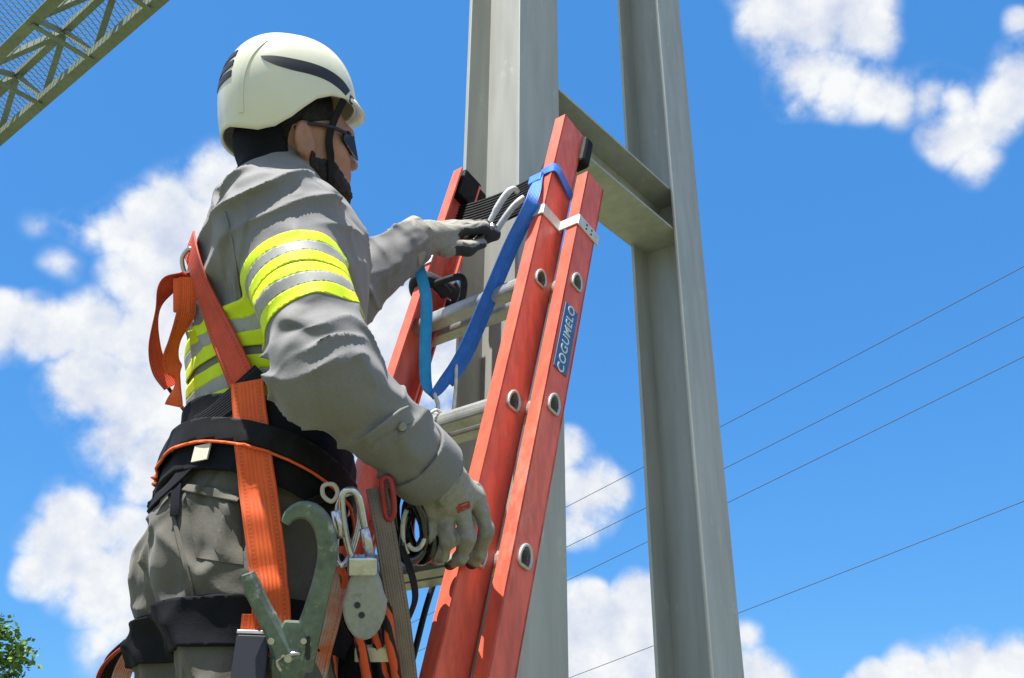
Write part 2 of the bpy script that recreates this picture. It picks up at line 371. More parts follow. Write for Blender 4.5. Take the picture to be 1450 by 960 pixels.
def rung(n0, s0, r0, r1):
    """hollow D-section rung with grooved tread, flared collars outside the rails"""
    q = MB(); n = 28; prof = []
    for k in range(n):
        a = 2*math.pi*k/n; x, y = math.cos(a), math.sin(a); g_ = 1+(.05 if k % 2 else -.03)*(1 if y > .1 else 0)
        prof.append((.0185*x*g_, .021*max(y, -.75)*g_))
    vs = []; fs = []
    inn = [(u*.74, v*.74) for u, v in prof]
    for rr_, pr in ((r0+.004, prof), (r1-.004, prof), (r1+.0035, inn), (r0-.0035, inn)):
        vs += [LP(rr_, n0+u, s0+v) for u, v in pr]
    for a_, b_ in ((0, 1), (1, 2), (2, 3), (3, 0)):
        for k in range(n): fs.append((a_*n+k, a_*n+(k+1) % n, b_*n+(k+1) % n, b_*n+k))
    q.add(vs, fs)
    o = q.build('rung', 'aluminium', lad)
    for rr_ in (r0-.002, r1+.002):
        c = MB(); pts = []
        for k in range(NH):
            u, v = hole_pt(k, .0145); pts.append(LP(rr_, n0+u, s0+v))
        c.tube(pts, .0032, 6, closed=True); c.build('rung_collar', 'aluminium', o, smooth=True)
for h in base_h: rung(0, h, -(IW-2*FR), 0)
for h in fly_h: rung(FN, h, FR-IW, FR)
# end plugs at the rail tops
for r0, sgn, n0, s_hi in ((FR, -1, FN, .475), (FR-IW, 1, FN, .475)):
    q = MB(); q.box(LP(r0+sgn*.016, n0-.008, s_hi-.035), (Rr, LN, LD), (.0115, HDF-.006, .045)); q.build('end_cap', 'rubber', lad, bevel=.004)
    q = MB(); q.box(LP(r0+sgn*.008, n0-HDF-.013, s_hi-.045), (Rr, LN, LD), (.020, .016, .044)); q.build('end_cap', 'rubber', lad, bevel=.008)
# white metal guide bracket round the right rails
sb = .155; hb = .014
q = MB()
q.box(LP(FR-FLW/2-.001, FN+HDF+.002, sb), (Rr, LN, LD), (FLW/2+.004, .0018, hb))
q.box(LP(FR+.002, FN+.006, sb), (Rr, LN, LD), (.0018, HDF-.004, hb))
q.box(LP(-.0235, HD+.002, sb), (Rr, LN, LD), (.0265, .0018, hb))
q.box(LP(.0022, -.004, sb), (Rr, LN, LD), (.0018, HD+.0055, hb))
o = q.build('guide_bracket', 'white_metal', lad, bevel=.001)
for nn, ss in ((.006, .005), (-.012, .005), (-.012, -.006), (.006, -.006)):
    q = MB(); q.tube([LP(.003, nn, sb+ss), LP(.0055, nn, sb+ss)], .0022, 8); q.build('rivet', 'cord_dark', o)
q = MB(); q.box(LP(-(IW-2*FR)-.0022+.004, -.004, sb), (Rr, LN, LD), (.0018, HD+.0055, hb)); q.build('guide_bracket', 'white_metal', lad, bevel=.001)
q = MB(); q.box(LP(FR-IW+FLW/2, FN+HDF+.002, sb), (Rr, LN, LD), (FLW/2+.004, .0018, hb)); q.build('guide_bracket', 'white_metal', lad, bevel=.001)
# maker's plate
q = MB(); q.box(LP(.0012, 0.001, -.145), (Rr, LN, LD), (.001, .0205, .078)); pl = q.build('name_plate', 'label_blue', lad, bevel=.0006)
def text_mesh(name, body, size, origin, ux, uy, material, parent, extrude=.0005, space=1.0):
    cu = bpy.data.curves.new(name, 'FONT'); cu.body = body; cu.size = size; cu.align_x = 'CENTER'; cu.align_y = 'CENTER'; cu.extrude = extrude; cu.space_character = space; cu.offset = size*.012
    to = bpy.data.objects.new(name, cu); COL.objects.link(to)
    dg = bpy.context.evaluated_depsgraph_get(); me = bpy.data.meshes.new_from_object(to.evaluated_get(dg)); me.name = name
    bpy.data.objects.remove(to)
    uz = np.cross(ux, uy); loc = np.array(wloc(parent))
    M = Matrix(((ux[0], uy[0], uz[0], origin[0]-loc[0]), (ux[1], uy[1], uz[1], origin[1]-loc[1]), (ux[2], uy[2], uz[2], origin[2]-loc[2]), (0, 0, 0, 1)))
    me.transform(M); me.materials.clear()
    return link(name, me, material, parent)
text_mesh('lettering', 'COGUMELO', .0275, LP(.0025, .001, -.145), LD, LN, 'label_ink', pl, space=1.08)
# bottom shoes
for r0, sgn in ((0, -1), (-(IW-2*FR), 1)):
    q = MB(); q.box(LP(r0+sgn*.014, 0, -2.475), (Rr, LN, LD), (.022, .04, .03)); q.build('ladder_shoe', 'rubber', lad, bevel=.006)

# ------------------------------------------------------------------ lattice girder overhead, far utility line, tree
HG = 8.0
def on_height(px, py, h):
    v = ray(px, py); return CAMP+v*((h-CAMH)/v[2])
GA = on_height(100, 111, HG); 
def lat(px, py, h): return np.dot(on_height(px, py, h)-GA, B)
lb, lc, hc_ = lat(38, 40, HG), lat(66, 70, HG+.55), .55
gird = empty('lattice_girder', GA); tag(gird, 'olive grey lattice steel girder with a wire mesh deck high overhead', 'girder')
def GP(s_, q_, h_): return GA+Rr*s_+B*q_+Zv*h_
S0, S1, PIT = -9.0, 11.0, 1.05
def angle_bar(p0, p1, w, nrm_, name='chord'):
    q = MB(); d_ = (p1-p0)/np.linalg.norm(p1-p0); x = np.cross(d_, nrm_); x /= np.linalg.norm(x); y = np.cross(x, d_); L = np.linalg.norm(p1-p0)/2; c = (p0+p1)/2
    q.box(c, (x, d_, y), (w/2, L, .006)); q.box(c+x*(w/2-.006)+y*(w/2+.002), (x, d_, y), (.006, L, w/2-.004))
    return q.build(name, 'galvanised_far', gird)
angle_bar(GP(S0, 0, 0), GP(S1, 0, 0), .105, Zv); angle_bar(GP(S1, lb, 0), GP(S0, lb, 0), .105, Zv); angle_bar(GP(S0, lc, hc_), GP(S1, lc, hc_), .07, Zv)
k = 0; s_ = S0
while s_ < S1-PIT:
    a0 = GP(s_, 0, .03); a1 = GP(s_, lb, .03); c0 = GP(s_+PIT/2, lc, hc_-.02); a2 = GP(s_+PIT, 0, .03); a3 = GP(s_+PIT, lb, .03)
    for p_, q_ in ((a0, c0), (c0, a2), (a1, c0), (c0, a3)):
        angle_bar(p_, q_, .06, Zv, 'brace')
    angle_bar(GP(s_, 0, -.03), GP(s_, lb, -.03), .05, Zv, 'brace')
    s_ += PIT
q = MB(); x0, x1 = min(lb, 0)-.25, max(lb, 0)+.19; wd = x1-x0; p_ = .075
s_ = S0
while s_ < 6:
    q.bar(GP(s_, x0, hc_+.1), GP(s_+wd*.55, x1, hc_+.1), .007, .005); q.bar(GP(s_+wd*.55, x0, hc_+.104), GP(s_, x1, hc_+.104), .007, .005); s_ += p_
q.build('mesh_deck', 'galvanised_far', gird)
for s_ in (S0+.2, S1-.2):                                   # trestle legs that carry the girder, beyond the picture
    for q_ in (0, lb):
        angle_bar(GP(s_, q_, 0), GP(s_, q_*1.6-(.2 if q_ == 0 else 0), -HG), .16, B, 'leg')
    for j in range(5): angle_bar(GP(s_, 0, -1.5*j), GP(s_, lb*1.1, -1.5*(j+1)), .07, Rr, 'brace')

# utility line far behind: two poles, four wires one above the other
wl = [((520, 861.5), (1600, 297)), ((520, 912), (1600, 372)), ((520, 956), (1600, 430)), ((520, 1066), (1600, 650))]
za, zb = 58., 34.
for nm, xx, zz, j in (('left', 520, za, 0), ('right', 1600, zb, 1)):
    top = at(*wl[0][j], zz); foot = np.array([top[0], top[1], 0])
    e = empty('utility_pole', foot); tag(e, 'weathered wooden utility pole far behind the ladder' if j == 0 else 'nearer wooden utility pole carrying the other end of the wires', 'pole')
    q = MB(); q.tube([foot, top+Zv*.3], [.17, .11], 10); q.build('shaft', 'wood_pole', e, smooth=True)
    for w in wl:
        p_ = at(*w[j], zz); p_ = np.array([top[0], top[1], p_[2]]); q = MB(); q.tube([p_-Zv*.03+FW*.1, p_+Zv*.02-FW*.16], .035, 8); q.build('insulator', 'rubber', e)
names = ['topmost', 'second', 'third', 'lowest']
for i, w in enumerate(wl):
    a0 = at(*w[0], za); a1 = at(*w[1], zb); pts = []
    for t in np.linspace(0, 1, 40):
        p_ = a0*(1-t)+a1*t; p_[2] -= .15*4*t*(1-t); pts.append(p_)
    q = MB(); q.tube(pts, .017, 5); tag(q.build('overhead_wire', 'wire'), 'thin dark overhead wire, %s of the four strung across the blue sky' % names[i], 'wire', 'wires of the utility line')

# tree
tb = at(-70, 960, 12.5); tb = np.array([tb[0], tb[1], 0]); 
tr = empty('broadleaf_tree', tb); tag(tr, 'leafy green broadleaf tree standing on the grass far behind the worker', 'tree')
rg = random.Random(3)
q = MB(); tips = []
TT = at(-40, 900, 12.5)[2]
q.tube([tb, tb+Zv*TT*.3+np.array([.05, 0, 0]), tb+Zv*TT*.55, tb+Zv*TT*.8], [.13, .1, .07, .03], 8)
for i in range(26):
    h = TT*rg.uniform(.35, .85); a = rg.uniform(0, 6.28); L = rg.uniform(.5, 1.15)*(1.1-.5*(h/TT-.35)); p0 = tb+Zv*h
    p1 = p0+np.array([math.cos(a)*L, math.sin(a)*L, L*rg.uniform(.2, .7)]); q.tube([p0, (p0+p1)/2+Zv*.08, p1], [.03, .02, .008], 5); tips.append(p1)
for px, py in ((20, 890), (42, 912), (30, 930), (8, 880), (25, 958), (10, 925)):
    p1 = at(px-10, py+8, 12.4); p0 = tb+Zv*(p1[2]-.5); q.tube([p0, (p0+p1)/2, p1], [.03, .018, .006], 5); tips.append(p1); tips.append(p1)
q.build('trunk', 'bark', tr, smooth=True)
q = MB()
for tp in tips:
    for j in range(42):
        v = np.array([rg.gauss(0, 1), rg.gauss(0, 1), rg.gauss(0, .8)])*.085
        c = tp+v; a = np.array([rg.gauss(0, 1), rg.gauss(0, 1), rg.gauss(0, .6)-.3]); a /= np.linalg.norm(a)
        u = np.cross(a, [rg.gauss(0, 1), rg.gauss(0, 1), rg.gauss(0, 1)]); u /= np.linalg.norm(u)+1e-9; l = rg.uniform(.07, .12); w_ = l*.32; nn = np.cross(a, u)
        q.add([c, c+a*l*.5+u*w_+nn*.006, c+a*l, c+a*l*.5-u*w_+nn*.006], [(0, 1, 2, 3)])
q.build('crown', 'leaf', tr)
# ------------------------------------------------------------------ soft forms: distance fields turned into meshes
def cap(P, a, b, ra, rb):
    pa = P-a; ba = b-a; h = np.clip(pa@ba/(ba@ba), 0, 1)
    return np.linalg.norm(pa-h[:, None]*ba, axis=1)-(ra+(rb-ra)*h)
def ell(P, c, M, rad):
    q = (P-c)@np.asarray(M).T; r_ = np.asarray(rad)
    k0 = np.linalg.norm(q/r_, axis=1); k1 = np.linalg.norm(q/r_**2, axis=1)
    return k0*(k0-1)/(k1+1e-9)
def smin(a, b, k):
    h = np.maximum(k-np.abs(a-b), 0)/k
    return np.minimum(a, b)-h*h*k*.25
def smax(a, b, k): return -smin(-a, -b, k)
def sm(k, *fs):
    o = fs[0]
    for f in fs[1:]: o = smin(o, f, k)
    return o
def sstep(x, a, b):
    t = np.clip((x-a)/(b-a), 0, 1); return t*t*(3-2*t)
def wnoise(P, freq, seed, n=5, warp=1.2):
    rs = np.random.RandomState(seed); o = 0
    for i in range(n):
        k = rs.normal(size=3); k *= freq*rs.uniform(.7, 1.4)*6.283/np.linalg.norm(k)
        k2 = rs.normal(size=3); k2 *= freq*.6*6.283/np.linalg.norm(k2)
        o = o+np.sin(P@k+rs.uniform(0, 6.28)+warp*np.sin(P@k2+rs.uniform(0, 6.28)))
    return o/math.sqrt(n)
def grad(f, P, e=.0015):
    g_ = np.stack([f(P+e*ax)-f(P-e*ax) for ax in np.eye(3)], 1)
    return g_/(np.linalg.norm(g_, axis=1, keepdims=True)+1e-9)
def on_surf(f, P, off=0., it=8):
    P = np.array(P, float)
    for _ in range(it): P = P-(f(P)-off)[:, None]*grad(f, P)*.9
    return P, grad(f, P)
def sdf_arrays(f, lo, hi, h):
    lo = np.array(lo, float); hi = np.array(hi, float); BS = 8
    nb = np.ceil((hi-lo)/(h*BS)).astype(int); n = nb*BS
    V = np.full(tuple(n), 1., np.float32)
    bi = np.stack(np.meshgrid(*[np.arange(k) for k in nb], indexing='ij'), -1).reshape(-1, 3)
    ctr = lo+(bi+.5)*BS*h
    fc = f(ctr); act = np.abs(fc) < BS*h*1.05
    for b_ in bi[(fc < 0) & ~act]: V[b_[0]*BS:(b_[0]+1)*BS, b_[1]*BS:(b_[1]+1)*BS, b_[2]*BS:(b_[2]+1)*BS] = -1
    loc = np.stack(np.meshgrid(*[np.arange(BS)]*3, indexing='ij'), -1).reshape(-1, 3)
    ab = bi[act]
    for i in range(0, len(ab), 800):
        c_ = ab[i:i+800]; idx = (c_[:, None, :]*BS+loc[None]).reshape(-1, 3)
        V[idx[:, 0], idx[:, 1], idx[:, 2]] = f(lo+(idx+.5)*h)
    ins = V < 0; nx, ny, nz = n
    cnt = np.zeros((nx-1, ny-1, nz-1), np.int8)
    for dx in (0, 1):
        for dy in (0, 1):
            for dz in (0, 1): cnt += ins[dx:nx-1+dx, dy:ny-1+dy, dz:nz-1+dz]
    cells = np.argwhere((cnt > 0) & (cnt < 8))
    vid = np.full((nx-1, ny-1, nz-1), -1, np.int64); vid[cells[:, 0], cells[:, 1], cells[:, 2]] = np.arange(len(cells))
    acc = np.zeros((len(cells), 3)); num = np.zeros(len(cells))
    cor = [(i, j, k) for i in (0, 1) for j in (0, 1) for k in (0, 1)]
    for a in cor:
        for ax in range(3):
            if a[ax] == 0:
                b2 = list(a); b2[ax] = 1
                va = V[cells[:, 0]+a[0], cells[:, 1]+a[1], cells[:, 2]+a[2]]; vb = V[cells[:, 0]+b2[0], cells[:, 1]+b2[1], cells[:, 2]+b2[2]]
                mk = (va < 0) != (vb < 0); t = np.where(mk, va/(va-vb+1e-12), 0)
                p = np.array(a, float)+t[:, None]*(np.array(b2)-np.array(a)); acc += np.where(mk[:, None], p, 0); num += mk
    verts = lo+(cells+acc/num[:, None]+.5)*h
    quads = []
    for ax in range(3):
        sl0 = [slice(0, None)]*3; sl1 = [slice(0, None)]*3; sl0[ax] = slice(0, n[ax]-1); sl1[ax] = slice(1, n[ax])
        A, Bq = ins[tuple(sl0)], ins[tuple(sl1)]
        e = np.argwhere(A != Bq); o1, o2 = [(1, 2), (2, 0), (0, 1)][ax]
        ok = (e[:, o1] > 0) & (e[:, o2] > 0) & (e[:, o1] < n[o1]-1) & (e[:, o2] < n[o2]-1); e = e[ok]
        fl = A[e[:, 0], e[:, 1], e[:, 2]]
        def g(d1, d2):
            c_ = e.copy(); c_[:, o1] += d1; c_[:, o2] += d2; return vid[c_[:, 0], c_[:, 1], c_[:, 2]]
        q = np.stack([g(-1, -1), g(0, -1), g(0, 0), g(-1, 0)], 1)
        q[~fl] = q[~fl][:, ::-1]; quads.append(q)
    quads = np.concatenate(quads); quads = quads[(quads >= 0).all(1)]
    for _ in range(2): verts = verts-np.clip(f(verts), -h, h)[:, None]*grad(f, verts, h*.5)*.8
    return verts, quads
def np_mesh(name, v, q):
    me = bpy.data.meshes.new(name); me.vertices.add(len(v)); me.vertices.foreach_set('co', np.asarray(v, np.float32).ravel())
    me.loops.add(q.size); me.loops.foreach_set('vertex_index', q.ravel().astype(np.int32))
    me.polygons.add(len(q)); me.polygons.foreach_set('loop_start', np.arange(0, q.size, q.shape[1], dtype=np.int32))
    try: me.polygons.foreach_set('loop_total', np.full(len(q), q.shape[1], np.int32))
    except Exception: pass
    me.update(calc_edges=True); me.validate(); return me
def soft(name, f, lo, hi, h, material, parent, mats=None, pick=None):
    v, q = sdf_arrays(f, lo, hi, h)
    me = np_mesh(name, v-np.array(wloc(parent)), q)
    if mats:
        for m_ in mats: me.materials.append(MATS[m_])
        c = v[q].mean(1); nn = np.cross(v[q[:, 1]]-v[q[:, 0]], v[q[:, 2]]-v[q[:, 0]]); nn /= np.linalg.norm(nn, axis=1, keepdims=True)+1e-12
        me.polygons.foreach_set('material_index', pick(c, nn).astype(np.int32))
    return link(name, me, material, parent, smooth=True)
def band(name, f, lo, hi, h, off, planes, material, parent, thick=.003, keep=None, cache=None):
    """a piece of cloth lying on a form: its offset surface cut by planes (point, normal pointing out of the piece)"""
    v, q = cache if cache is not None else sdf_arrays(lambda P: f(P)-off, lo, hi, h)
    c = v[q].mean(1); ok = np.ones(len(q), bool)
    for p, n_ in planes: ok &= (c-np.array(p))@np.array(n_) < h*1.8
    if keep is not None: ok &= keep(c)
    q = q[ok]; u, inv = np.unique(q, return_inverse=True); v = v[u]; q = inv.reshape(q.shape)
    L0 = np.array(wloc(parent)); me = np_mesh(name, v-L0, q)
    bm = bmesh.new(); bm.from_mesh(me)
    for p, n_ in planes:
        bmesh.ops.bisect_plane(bm, geom=bm.verts[:]+bm.edges[:]+bm.faces[:], plane_co=tuple(np.array(p)-L0), plane_no=tuple(n_), clear_outer=True)
    bm.to_mesh(me); bm.free()
    o = link(name, me, material, parent, smooth=True)
    md = o.modifiers.new('thickness', 'SOLIDIFY'); md.thickness = thick; md.offset = 0
    return o
def on_ray(f, pts, off=0., zr=(.9, 2.3), n=420, smooth=2):
    """where sight lines meet a form (or pass closest to it)"""
    zs = np.linspace(*zr, n); pts = np.array(pts, float)
    A = FW+RT*((pts[:, :1]-725)/FPX)+UP*((480-pts[:, 1:2])/FPX)
    P = CAMP+A[:, None, :]*zs[None, :, None]; F = f(P.reshape(-1, 3)).reshape(len(pts), n)-off
    hit = (F < 0).any(1); i = np.where(hit, (F < 0).argmax(1), F.argmin(1)); z = zs[i]
    for _ in range(smooth): z[1:-1] = (z[:-2]+2*z[1:-1]+z[2:])/4
    P = CAMP+A*z[:, None]; return P, grad(f, P)
def strap(name, px, w, t, material, parent, f, off=.003, n=7):
    c2 = np.array(catmull([np.array(p, float) for p in px], n)); P, nn = on_ray(f, c2, off+t/2)
    for _ in range(4): nn[1:-1] = (nn[:-2]+nn[1:-1]*2+nn[2:])/4
    T = np.gradient(P, axis=0); q = MB(); q.tube(list(P), 1.0, sect=rsect(w, t), normal=[tuple(x) for x in np.cross(nn, T)])
    return strap_attr(q.build(name, material, parent, auto=35), P, w, t)
def cloth_patch(name, quad, f, off, t, material, parent, nu=10, nv=10):
    """a sewn-on panel following a form; quad = four corners (sight lines), in order round the panel"""
    a, b_, c, d = [np.array(p, float) for p in quad]; g_ = []
    for j in range(nv+1):
        for i in range(nu+1):
            u, v = i/nu, j/nv; g_.append(a*(1-u)*(1-v)+b_*u*(1-v)+c*u*v+d*(1-u)*v)
    P, nn = on_ray(f, g_, off, smooth=0); k = len(P); m_ = nu+1; q = MB(); fs = []
    for j in range(nv):
        for i in range(nu): fs.append((j*m_+i, j*m_+i+1, (j+1)*m_+i+1, (j+1)*m_+i)); fs.append((k+j*m_+i, k+(j+1)*m_+i, k+(j+1)*m_+i+1, k+j*m_+i+1))
    for i in range(nu): fs.append((i, k+i, k+i+1, i+1)); o_ = nv*m_; fs.append((o_+i, o_+i+1, k+o_+i+1, k+o_+i))
    for j in range(nv): fs.append((j*m_, (j+1)*m_, k+(j+1)*m_, k+j*m_)); fs.append((j*m_+nu, k+j*m_+nu, k+(j+1)*m_+nu, (j+1)*m_+nu))
    q.add(list(P+nn*t/2)+list(P-nn*t*1.5), fs); return q.build(name, material, parent, auto=45)
def rsect(w, t): 
    a, b_ = w/2, t/2; c = min(t*.3, .0012); return [(a, -b_+c), (a, b_-c), (a-c, b_), (-a+c, b_), (-a, b_-c), (-a, -b_+c), (-a+c, -b_), (a-c, -b_)]
def strap_attr(o, P, w, t):
    """across (-.5..+.5) and along (metres) for the weave"""
    sec = rsect(w, t); P = np.asarray(P); L = np.concatenate([[0], np.cumsum(np.linalg.norm(np.diff(P, axis=0), axis=1))])
    a = np.zeros((len(P), len(sec), 3), np.float32); a[:, :, 0] = np.array([x/w for x, _ in sec]); a[:, :, 1] = L[:, None]
    at_ = o.data.attributes.new('strap', 'FLOAT_VECTOR', 'POINT'); at_.data.foreach_set('vector', a.ravel()); return o
def ribbon(name, pts, w, t, material, parent=None, f=None, off=.002, side=None, n=8, wave=0., twist=None):
    P = np.array(catmull(pts, n)) if n > 1 else np.array(pts)
    if f is not None:
        P, nn = on_surf(f, P, off+t/2)
        for _ in range(2): nn[1:-1] = (nn[:-2]+nn[1:-1]*2+nn[2:])/4
        T = np.gradient(P, axis=0); sd_ = np.cross(nn, T)
    else:
        sd_ = np.array([side]*len(P) if not hasattr(side[0], '__len__') else [np.array(side[0])*(1-i/(len(P)-1))+np.array(side[-1])*i/(len(P)-1) for i in range(len(P))] if len(side) == 2 else np.array(catmull(side, n)))
    q = MB(); q.tube(list(P), 1.0, sect=rsect(w, t), normal=[tuple(s_) for s_ in sd_])
    return strap_attr(q.build(name, material, parent, auto=35), P, w, t)

# ------------------------------------------------------------------ the worker
mat('shirt_grey', (.20, .20, .202), .85, 0, .05, 6., wr=(12, .035, 1), bump=.35, bscale=260, bdist=.0008, sheen=.1, fine=(300, .08))
mat('trouser_grey', (.105, .10, .082), .85, 0, .1, 6., wr=(10, .035, 1), bump=.4, bscale=220, bdist=.001, sheen=.1, fine=(260, .1))
mat('navy_black', (.008, .009, .014), .85, 0, .2, 20., bump=.5, bscale=300, bdist=.0008, spec=.2)
mat('black_web', (.008, .008, .010), .7, 0, .2, 40., spec=.25, bump=.6, bscale=420, bdist=.0006, weave=True)
mat('orange_web', (.84, .13, .022), .7, 0, .12, 25., bump=.6, bscale=420, bdist=.0006, col2=(.72, .10, .02), scuff=(18, .57, (.30, .16, .10), .45, (1, 1, 1)), weave=True)
mat('red_web', (.64, .075, .03), .7, 0, .12, 25., bump=.6, bscale=420, bdist=.0006, weave=True)
mat('faded_web', (.45, .36, .32), .8, 0, .1, 30., bump=.6, bscale=420, bdist=.0006, col2=(.62, .13, .05), detail=2, weave=True)
mat('hivis', (.66, .84, .012), .7, 0, .06, 20., bump=.3, bscale=300, bdist=.0005)
mat('retro', (.34, .35, .33), .6, .0, .08, 30., bump=.3, bscale=300, bdist=.0005)
mat('skin', (.36, .185, .115), .5, 0, .1, 30., bump=.25, bscale=300, bdist=.0006, subsurf=.12)
mat('beard_hair', (.016, .012, .010), .8, 0, .2, 80., bump=1., bscale=400, bdist=.003)
mat('helmet_white', (.73, .73, .58), .32, 0, .03, 6., coat=.4, scuff=(28, .63, (.42, .41, .34), .5, (1, .6, 1.4)))
mat('vent_dark', (.014, .016, .026), .5, 0, .1, 40.)
mat('lens', (.006, .007, .008), .25, 0, .05, 5., spec=.12)
mat('glove_grey', (.32, .31, .275), .9, 0, .1, 14., wr=(26, .02, 1), bump=.6, bscale=350, bdist=.001, fine=(200, .12))
mat('glove_palm', (.035, .037, .036), .7, 0, .15, 14., bump=.6, bscale=250, bdist=.001)
mat('boot', (.03, .026, .022), .6, 0, .15, 14., bump=.4, bscale=100)
mat('hook_green', (.15, .20, .165), .45, .35, .15, 18., fine=(120, .2), bump=.3, bscale=80, scuff=(32, .57, (.48, .50, .44), .7, (1, 1, 1)))
mat('steel_bright', (.62, .63, .64), .25, .9, .1, 30., fine=(150, .1))
mat('disc_grey', (.34, .35, .33), .55, .1, .1, 25., scuff=(40, .58, (.15, .14, .12), .5, (1, 1, 1)), fine=(150, .1), bump=.15, bscale=120)
mat('white_tag', (.66, .62, .5), .7, 0, .08, 40.)
mat('red_plastic', (.35, .03, .03), .4, 0, .1, 40.)

YB = RAD(60)
bf = np.array([math.sin(YB), math.cos(YB), 0]); br = np.array([math.cos(YB), -math.sin(YB), 0])   # the torso's front and right
BM = np.array([bf, br, Zv])
pel = at(338, 775, 1.43); chest = at(398, 425, 1.53); abd = at(386, 600, 1.455)
rsh = at(398, 318, 1.375); lsh = rsh-br*.36+bf*.03+Zv*.03
relb = at(463, 526, 1.20); rwr = at(612, 672, 1.335)
lelb = at(478, 425, 1.80); lwr = at(585, 342, 1.90)
hc = at(420, 201, 1.66); nb = at(385, 275, 1.60)
rhip = pel+br*.095-Zv*.05; lhip = pel-br*.095-Zv*.05
ft_s = -1.5-.015; rfoot = LP(-.14, FN, ft_s)+Zv*.03; lfoot = LP(-.31, FN, ft_s)+Zv*.03
rank = rfoot-B*.07+Zv*.07; lank = lfoot-B*.07+Zv*.07
rknee = (rhip+rank)/2-B*.02+Rr*.03+B*.07; lknee = (lhip+lank)/2+B*.07-Rr*.04
person = empty('person', (rfoot+lfoot)/2-Zv*.03)
tag(person, 'worker in grey high-visibility shirt, white helmet and orange harness working on the red ladder', 'person')

# head frame
YH, PH, QH = RAD(62), RAD(14), RAD(16)
h0 = np.array([math.sin(YH), math.cos(YH), 0]); hr0 = np.array([math.cos(YH), -math.sin(YH), 0])
hf = math.cos(PH)*h0+math.sin(PH)*Zv; hu0 = math.cos(PH)*Zv-math.sin(PH)*h0
hu = math.cos(QH)*hu0+math.sin(QH)*hr0; hr = math.cos(QH)*hr0-math.sin(QH)*hu0
HM = np.array([hf, hr, hu])
def HP(f_, r_, u_): return hc+hf*f_+hr*r_+hu*u_

def f_head(P):
    q = (P-hc)@HM.T; qa = q.copy(); qa[:, 1] = np.abs(qa[:, 1])
    E = lambda c, r_: ell(qa, np.array(c), np.eye(3), r_)
    sk = ell(q, np.array([-.008, 0, .02]), np.eye(3), (.098, .077, .098))
    face = ell(q, np.array([.028, 0, -.035]), np.eye(3), (.066, .060, .085))
    d = smin(sk, face, .03)
    d = smin(d, cap(q, np.array([.055, 0, -.098]), np.array([.072, 0, -.098]), .026, .020), .03)          # chin
    d = smin(d, cap(qa, np.array([-.005, .056, -.062]), np.array([.055, .026, -.098]), .020, .020), .03)   # jaw
    d = smin(d, E((.052, .036, -.028), (.03, .025, .022)), .02)                                            # cheek bones
    d = smin(d, cap(q, np.array([.086, -.03, .012]), np.array([.086, .03, .012]), .013, .013), .02)        # brow
    d = smin(d, cap(q, np.array([.088, 0, .000]), np.array([.106, 0, -.034]), .007, .010), .012)           # nose
    d = smin(d, E((.100, .011, -.036), (.010, .008, .008)), .006)
    d = smin(d, cap(q, np.array([.085, -.016, -.058]), np.array([.085, .016, -.058]), .010, .010), .008)   # lips
    d = smin(d, cap(q, np.array([.083, -.014, -.070]), np.array([.083, .014, -.070]), .010, .010), .006)
    d = smax(d, -E((.097, .031, -.006), (.018, .017, .011)), .012)                                         # eye sockets
    # ears
    ec = np.array([-.014, .083, -.022])
    e0 = ell(qa, ec, np.array([[.90, -.43, 0], [.43, .90, 0], [0, 0, 1]]), (.021, .008, .034))
    e0 = smax(e0, -ell(qa, ec+np.array([.004, .009, .002]), np.eye(3), (.012, .009, .021)), .004)
    e0 = smin(e0, cap(qa, ec+np.array([.016, -.002, -.004]), ec+np.array([.012, -.002, -.022]), .005, .006), .006)
    return smin(d, e0, .004)
neck_t = HP(-.025, 0, -.07)
def f_body(P):
    d = f_head(P)
    d = smin(d, cap(P, nb-Zv*.02, neck_t, .062, .056), .03)
    d = smin(d, sm(.05, ell(P, chest, BM, (.105, .155, .19)), ell(P, abd, BM, (.095, .13, .17)), ell(P, pel, BM, (.11, .15, .13))), .05)
    for a_, e_, w_ in ((rsh, relb, rwr), (lsh, lelb, lwr)):
        d = smin(d, cap(P, a_, e_, .055, .042), .05); d = smin(d, cap(P, e_, w_, .042, .027), .03)
    for a_, k_, w_ in ((rhip, rknee, rank), (lhip, lknee, lank)):
        d = smin(d, cap(P, a_, k_, .08, .055), .05); d = smin(d, cap(P, k_, w_, .055, .036), .03)
    return d
allp = np.array([hc, rsh, lsh, relb, rwr, lelb, lwr, pel, rank, lank, rfoot, lfoot])
HEADBOX = (hc-.16, hc+.16)
soft('body', f_body, allp.min(0)-.22, allp.max(0)+.2, .0065, 'skin', person)

